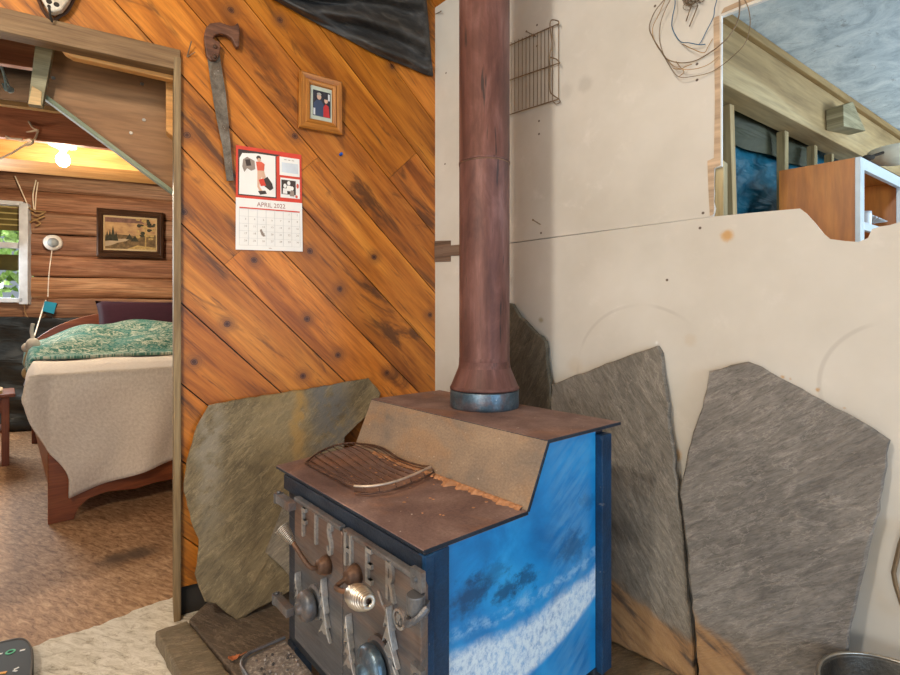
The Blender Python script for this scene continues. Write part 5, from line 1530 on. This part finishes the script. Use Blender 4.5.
# dishes on the shelf
M_dish = flat('white china', (.70, .76, .80), .3, spec=.5, var=.05)
dc = pc(.44, .195, zsh + .0165)
b = MB(); b.lathe([(.022, 0), (.025, .002), (.052, .022), (.055, .027), (.050, .025), (.022, .007), (.0, .005)], dc, UP, 32, capped=False)
tag(b.build('shallow_bowl', M_dish, smooth=True, loc=dc), 'white shallow bowl on the cabinet shelf', 'bowl')
fdir = (YD * .55 + UP * .8 - XD * .1).normalized()
fc = dc + UP * .056 - YD * .004
b = MB(); b.lathe([(.014, .0), (.016, .003), (.045, .026), (.047, .030), (.043, .028), (.014, .006), (.0, .005)], fc, fdir, 40, capped=False, flute=.10)
tag(b.build('fluted_cup', M_dish, loc=fc), 'white fluted cup lying tilted in the shallow bowl', 'cup')
mc = pc(.30, .21, zsh + .0165)
b = MB(); b.lathe([(.018, 0), (.02, .003), (.022, .07), (.021, .085), (.019, .083), (.018, .008), (.0, .007)], mc, UP, 24, capped=False); b.tube(curve([mc + XD * .021 + UP * .065, mc + XD * .036 + UP * .058, mc + XD * .034 + UP * .03, mc + XD * .021 + UP * .022]), .003, 8)
tag(b.build('mug', M_dish, smooth=True, loc=mc), 'white mug at the left end of the cabinet shelf', 'mug')
# round pale lamp under the beam
rl = atY(897, 160, 2.25); 
lampk = T('round_lamp', 'round pale lamp with a black bracket under the beam at the right edge', 'lamp', rl)
b = MB(); b.lathe([(.10, .05), (.105, .045), (.10, .02), (.075, -.005), (.04, -.016), (.0, -.02)], rl, UP, 36, capped=False); b.lathe([(.04, .05), (.04, .065)], rl, UP, 24); b.build('shade', flat('frosted cream glass', (.72, .70, .58), .35), lampk, smooth=True)
bkp = atY(868.5, 157.5, 2.18)
b = MB(); b.ball(bkp, (.028, .012, .012), 12, 8); b.tube([bkp, rl + UP * .055], .006, 8); b.build('bracket', M_dark, lampk, smooth=True)

# ------------------------------------------------------------------ foreground objects
M_pot = mk_rust('dark steel pot', [(.3, (.05, .045, .04)), (.5, (.10, .09, .075)), (.75, (.16, .14, .115))], (.14, .09, .05), .4, .4, .7, 10)
bx = V((.955, 1.045, 0)); br_ = .148; bh = .305
pot = T('steel_bucket', 'dark metal bucket on the floor before the largest slate', 'bucket', bx)
b = MB(); b.lathe([(.0, .004), (br_ * .8, .0), (br_ * .82, .004), (br_, bh - .004), (br_ * 1.02, bh), (br_ * .99, bh + .002), (br_ * .97, bh - .006), (br_ * .79, .012), (.0, .012)], bx, UP, 56, capped=False); b.build('body', M_pot, pot, smooth=True)
b = MB(); b.tube([bx + V((math.cos(a * math.pi / 24) * br_ * 1.01, math.sin(a * math.pi / 24) * br_ * 1.01, bh)) for a in range(48)], .004, 8, True); b.build('rim', M_chrome, pot, smooth=True)
b = MB(); PH = off(PB, .02)
b.tube([hit(x, y, PH) for x, y in [(908, 522), (900, 545), (893.5, 573), (896, 586), (903, 608), (914, 622), (926, 612), (932, 580), (926, 545), (917, 524)]], .005, 8, True)
tag(b.build('wall_hook', M_rackwire, loc=hit(897, 580, PB)), 'bent bronze metal loop hanging on the drywall at the right edge', 'hook')

# black device on the floor at lower left
FD = (V((0, 0, .06)), UP)
dev = T('control_pad', 'black plastic device with a green ring and white symbols on the floor', 'device', hit(5, 668, FLOOR))
ctr = [hit(x, y, FD) for x, y in [(-40, 654), (-18, 646), (6, 639.5), (20, 637), (28, 639.5), (33, 648), (33.5, 665), (30, 690), (18, 712), (-40, 712)]]
cl = curve(ctr + [ctr[0]], 5)[:-1]
M_blackp = flat('black moulded plastic', (.012, .011, .011), .55, spec=.25)
b = MB(); b.prism(cl, -UP * .056); b.build('body', M_blackp, dev, bevel=.008, segs=3)
FD2 = (V((0, 0, .0605)), UP)
b = MB(); cen_ = sum(cl, V()) / len(cl); b.tube([lerp(p, cen_, .07) + UP * .0005 for p in cl], .0025, 6, True); lab(b.build('trim_line', flat('grey plastic edge', (.10, .09, .085), .4), dev), 'grey line round the edge')
b = MB(); gc = hit(10.5, 652, FD2); b.lathe([(.0075, 0), (.0075, .0015), (.0125, .0015), (.0125, 0)], gc, UP, 28, capped=False); lab(b.build('ring_button', flat('green print', (.06, .42, .20), .5), dev), 'green ring symbol')
for (x, y, a) in [(22.5, 650.3, .5), (0, 654, .3)]:
    b = MB(); p = hit(x, y, FD2); b.box(p + UP * .0005, V((math.cos(a), math.sin(a), 0)), V((-math.sin(a), math.cos(a), 0)), UP, (.013, .006, .0012)); lab(b.build('symbol', M_gyp, dev), 'white printed symbol')
b = MB(); a = -.2; p = hit(15, 671, FD2); b.box(p + UP * .0005, V((math.cos(a), math.sin(a), 0)), V((-math.sin(a), math.cos(a), 0)), UP, (.013, .006, .0012))
p = hit(16.5, 668.5, FD2); b.box(p + UP * .0005, (.6, .8, 0), (-.8, .6, 0), UP, (.012, .005, .0012))
lab(b.build('symbol', M_gyp, dev), 'white printed symbols')
b = MB(); p = hit(2, 673, FD2); b.box(p + UP * .0005, (.95, .3, 0), (-.3, .95, 0), UP, (.022, .009, .0012)); lab(b.build('orange_mark', flat('orange print', (.75, .32, .02), .5), dev), 'orange printed mark')

# ------------------------------------------------------------------ camera, light, world
cam = bpy.data.cameras.new('camera'); co = bpy.data.objects.new('camera', cam); COL.objects.link(co)
co.location = CAM; co.rotation_euler = (math.pi / 2, 0, 0)
cam.sensor_width = 36; cam.lens = F / 900 * 36; cam.shift_y = -(337.5 - HY) / 900; cam.clip_start = .02
sc.camera = co
def light(name, kind, loc, energy, color, size=.1, target=None, size_y=None):
    l = bpy.data.lights.new(name, kind); l.energy = energy; l.color = color
    if kind == 'AREA':
        l.size = size
        if size_y: l.shape = 'RECTANGLE'; l.size_y = size_y
    else: l.shadow_soft_size = size
    o = bpy.data.objects.new(name, l); COL.objects.link(o); o.location = loc
    if target is not None:
        o.rotation_euler = (V(target) - V(loc)).to_track_quat('-Z', 'Y').to_euler()
    return o
light('room_lamp', 'POINT', (-.85, -.25, 2.35), 86, (1, .93, .83), .08)
light('window_daylight', 'AREA', (3.0, -3.0, 1.5), 70, (.58, .78, 1.0), 1.8, (0, 1.6, .8), 1.5)
light('fill_left', 'AREA', (-1.7, -3.2, .85), 58, (1, .97, .92), 1.7, (-1.9, 3.0, 1.7), 1.2)  # added fill behind the camera, brightens the bedroom through the doorway
light('bedroom_fill', 'POINT', (-3.3, 2.35, 1.55), 17, (1, .86, .68), .15)  # added fill with no visible source, lifts the joist and the blanket
light('outdoor_daylight', 'AREA', pL(tw - .6, 3.6, -.75), 110, (.95, 1, .95), 1.2, pL(tw - .5, 1.4, -1.9), 2.0)
light('bedroom_bulb', 'POINT', bc - UP * .08, 58, (1, .83, .6), .05)
light('bedroom_window', 'AREA', pL(tw - .5, 1.75, .25), 34, (.9, .97, 1.0), .7, pL(tw + .5, .5, 3), .8)
light('kitchen_window', 'AREA', V((3.6, 1.3, 1.55)), 42, (.72, .88, 1.0), 1.0, pW(1.0, 1.95, .2), .9)
w = bpy.data.worlds.new('world'); sc.world = w; w.use_nodes = True
bg = w.node_tree.nodes['Background']; bg.inputs[0].default_value = (.80, .88, 1.0, 1); bg.inputs[1].default_value = .34
sc.view_settings.view_transform = 'Standard'; sc.view_settings.look = 'None'; sc.view_settings.gamma = 1
sc.view_settings.use_curve_mapping = False; sc.view_settings.exposure = .30
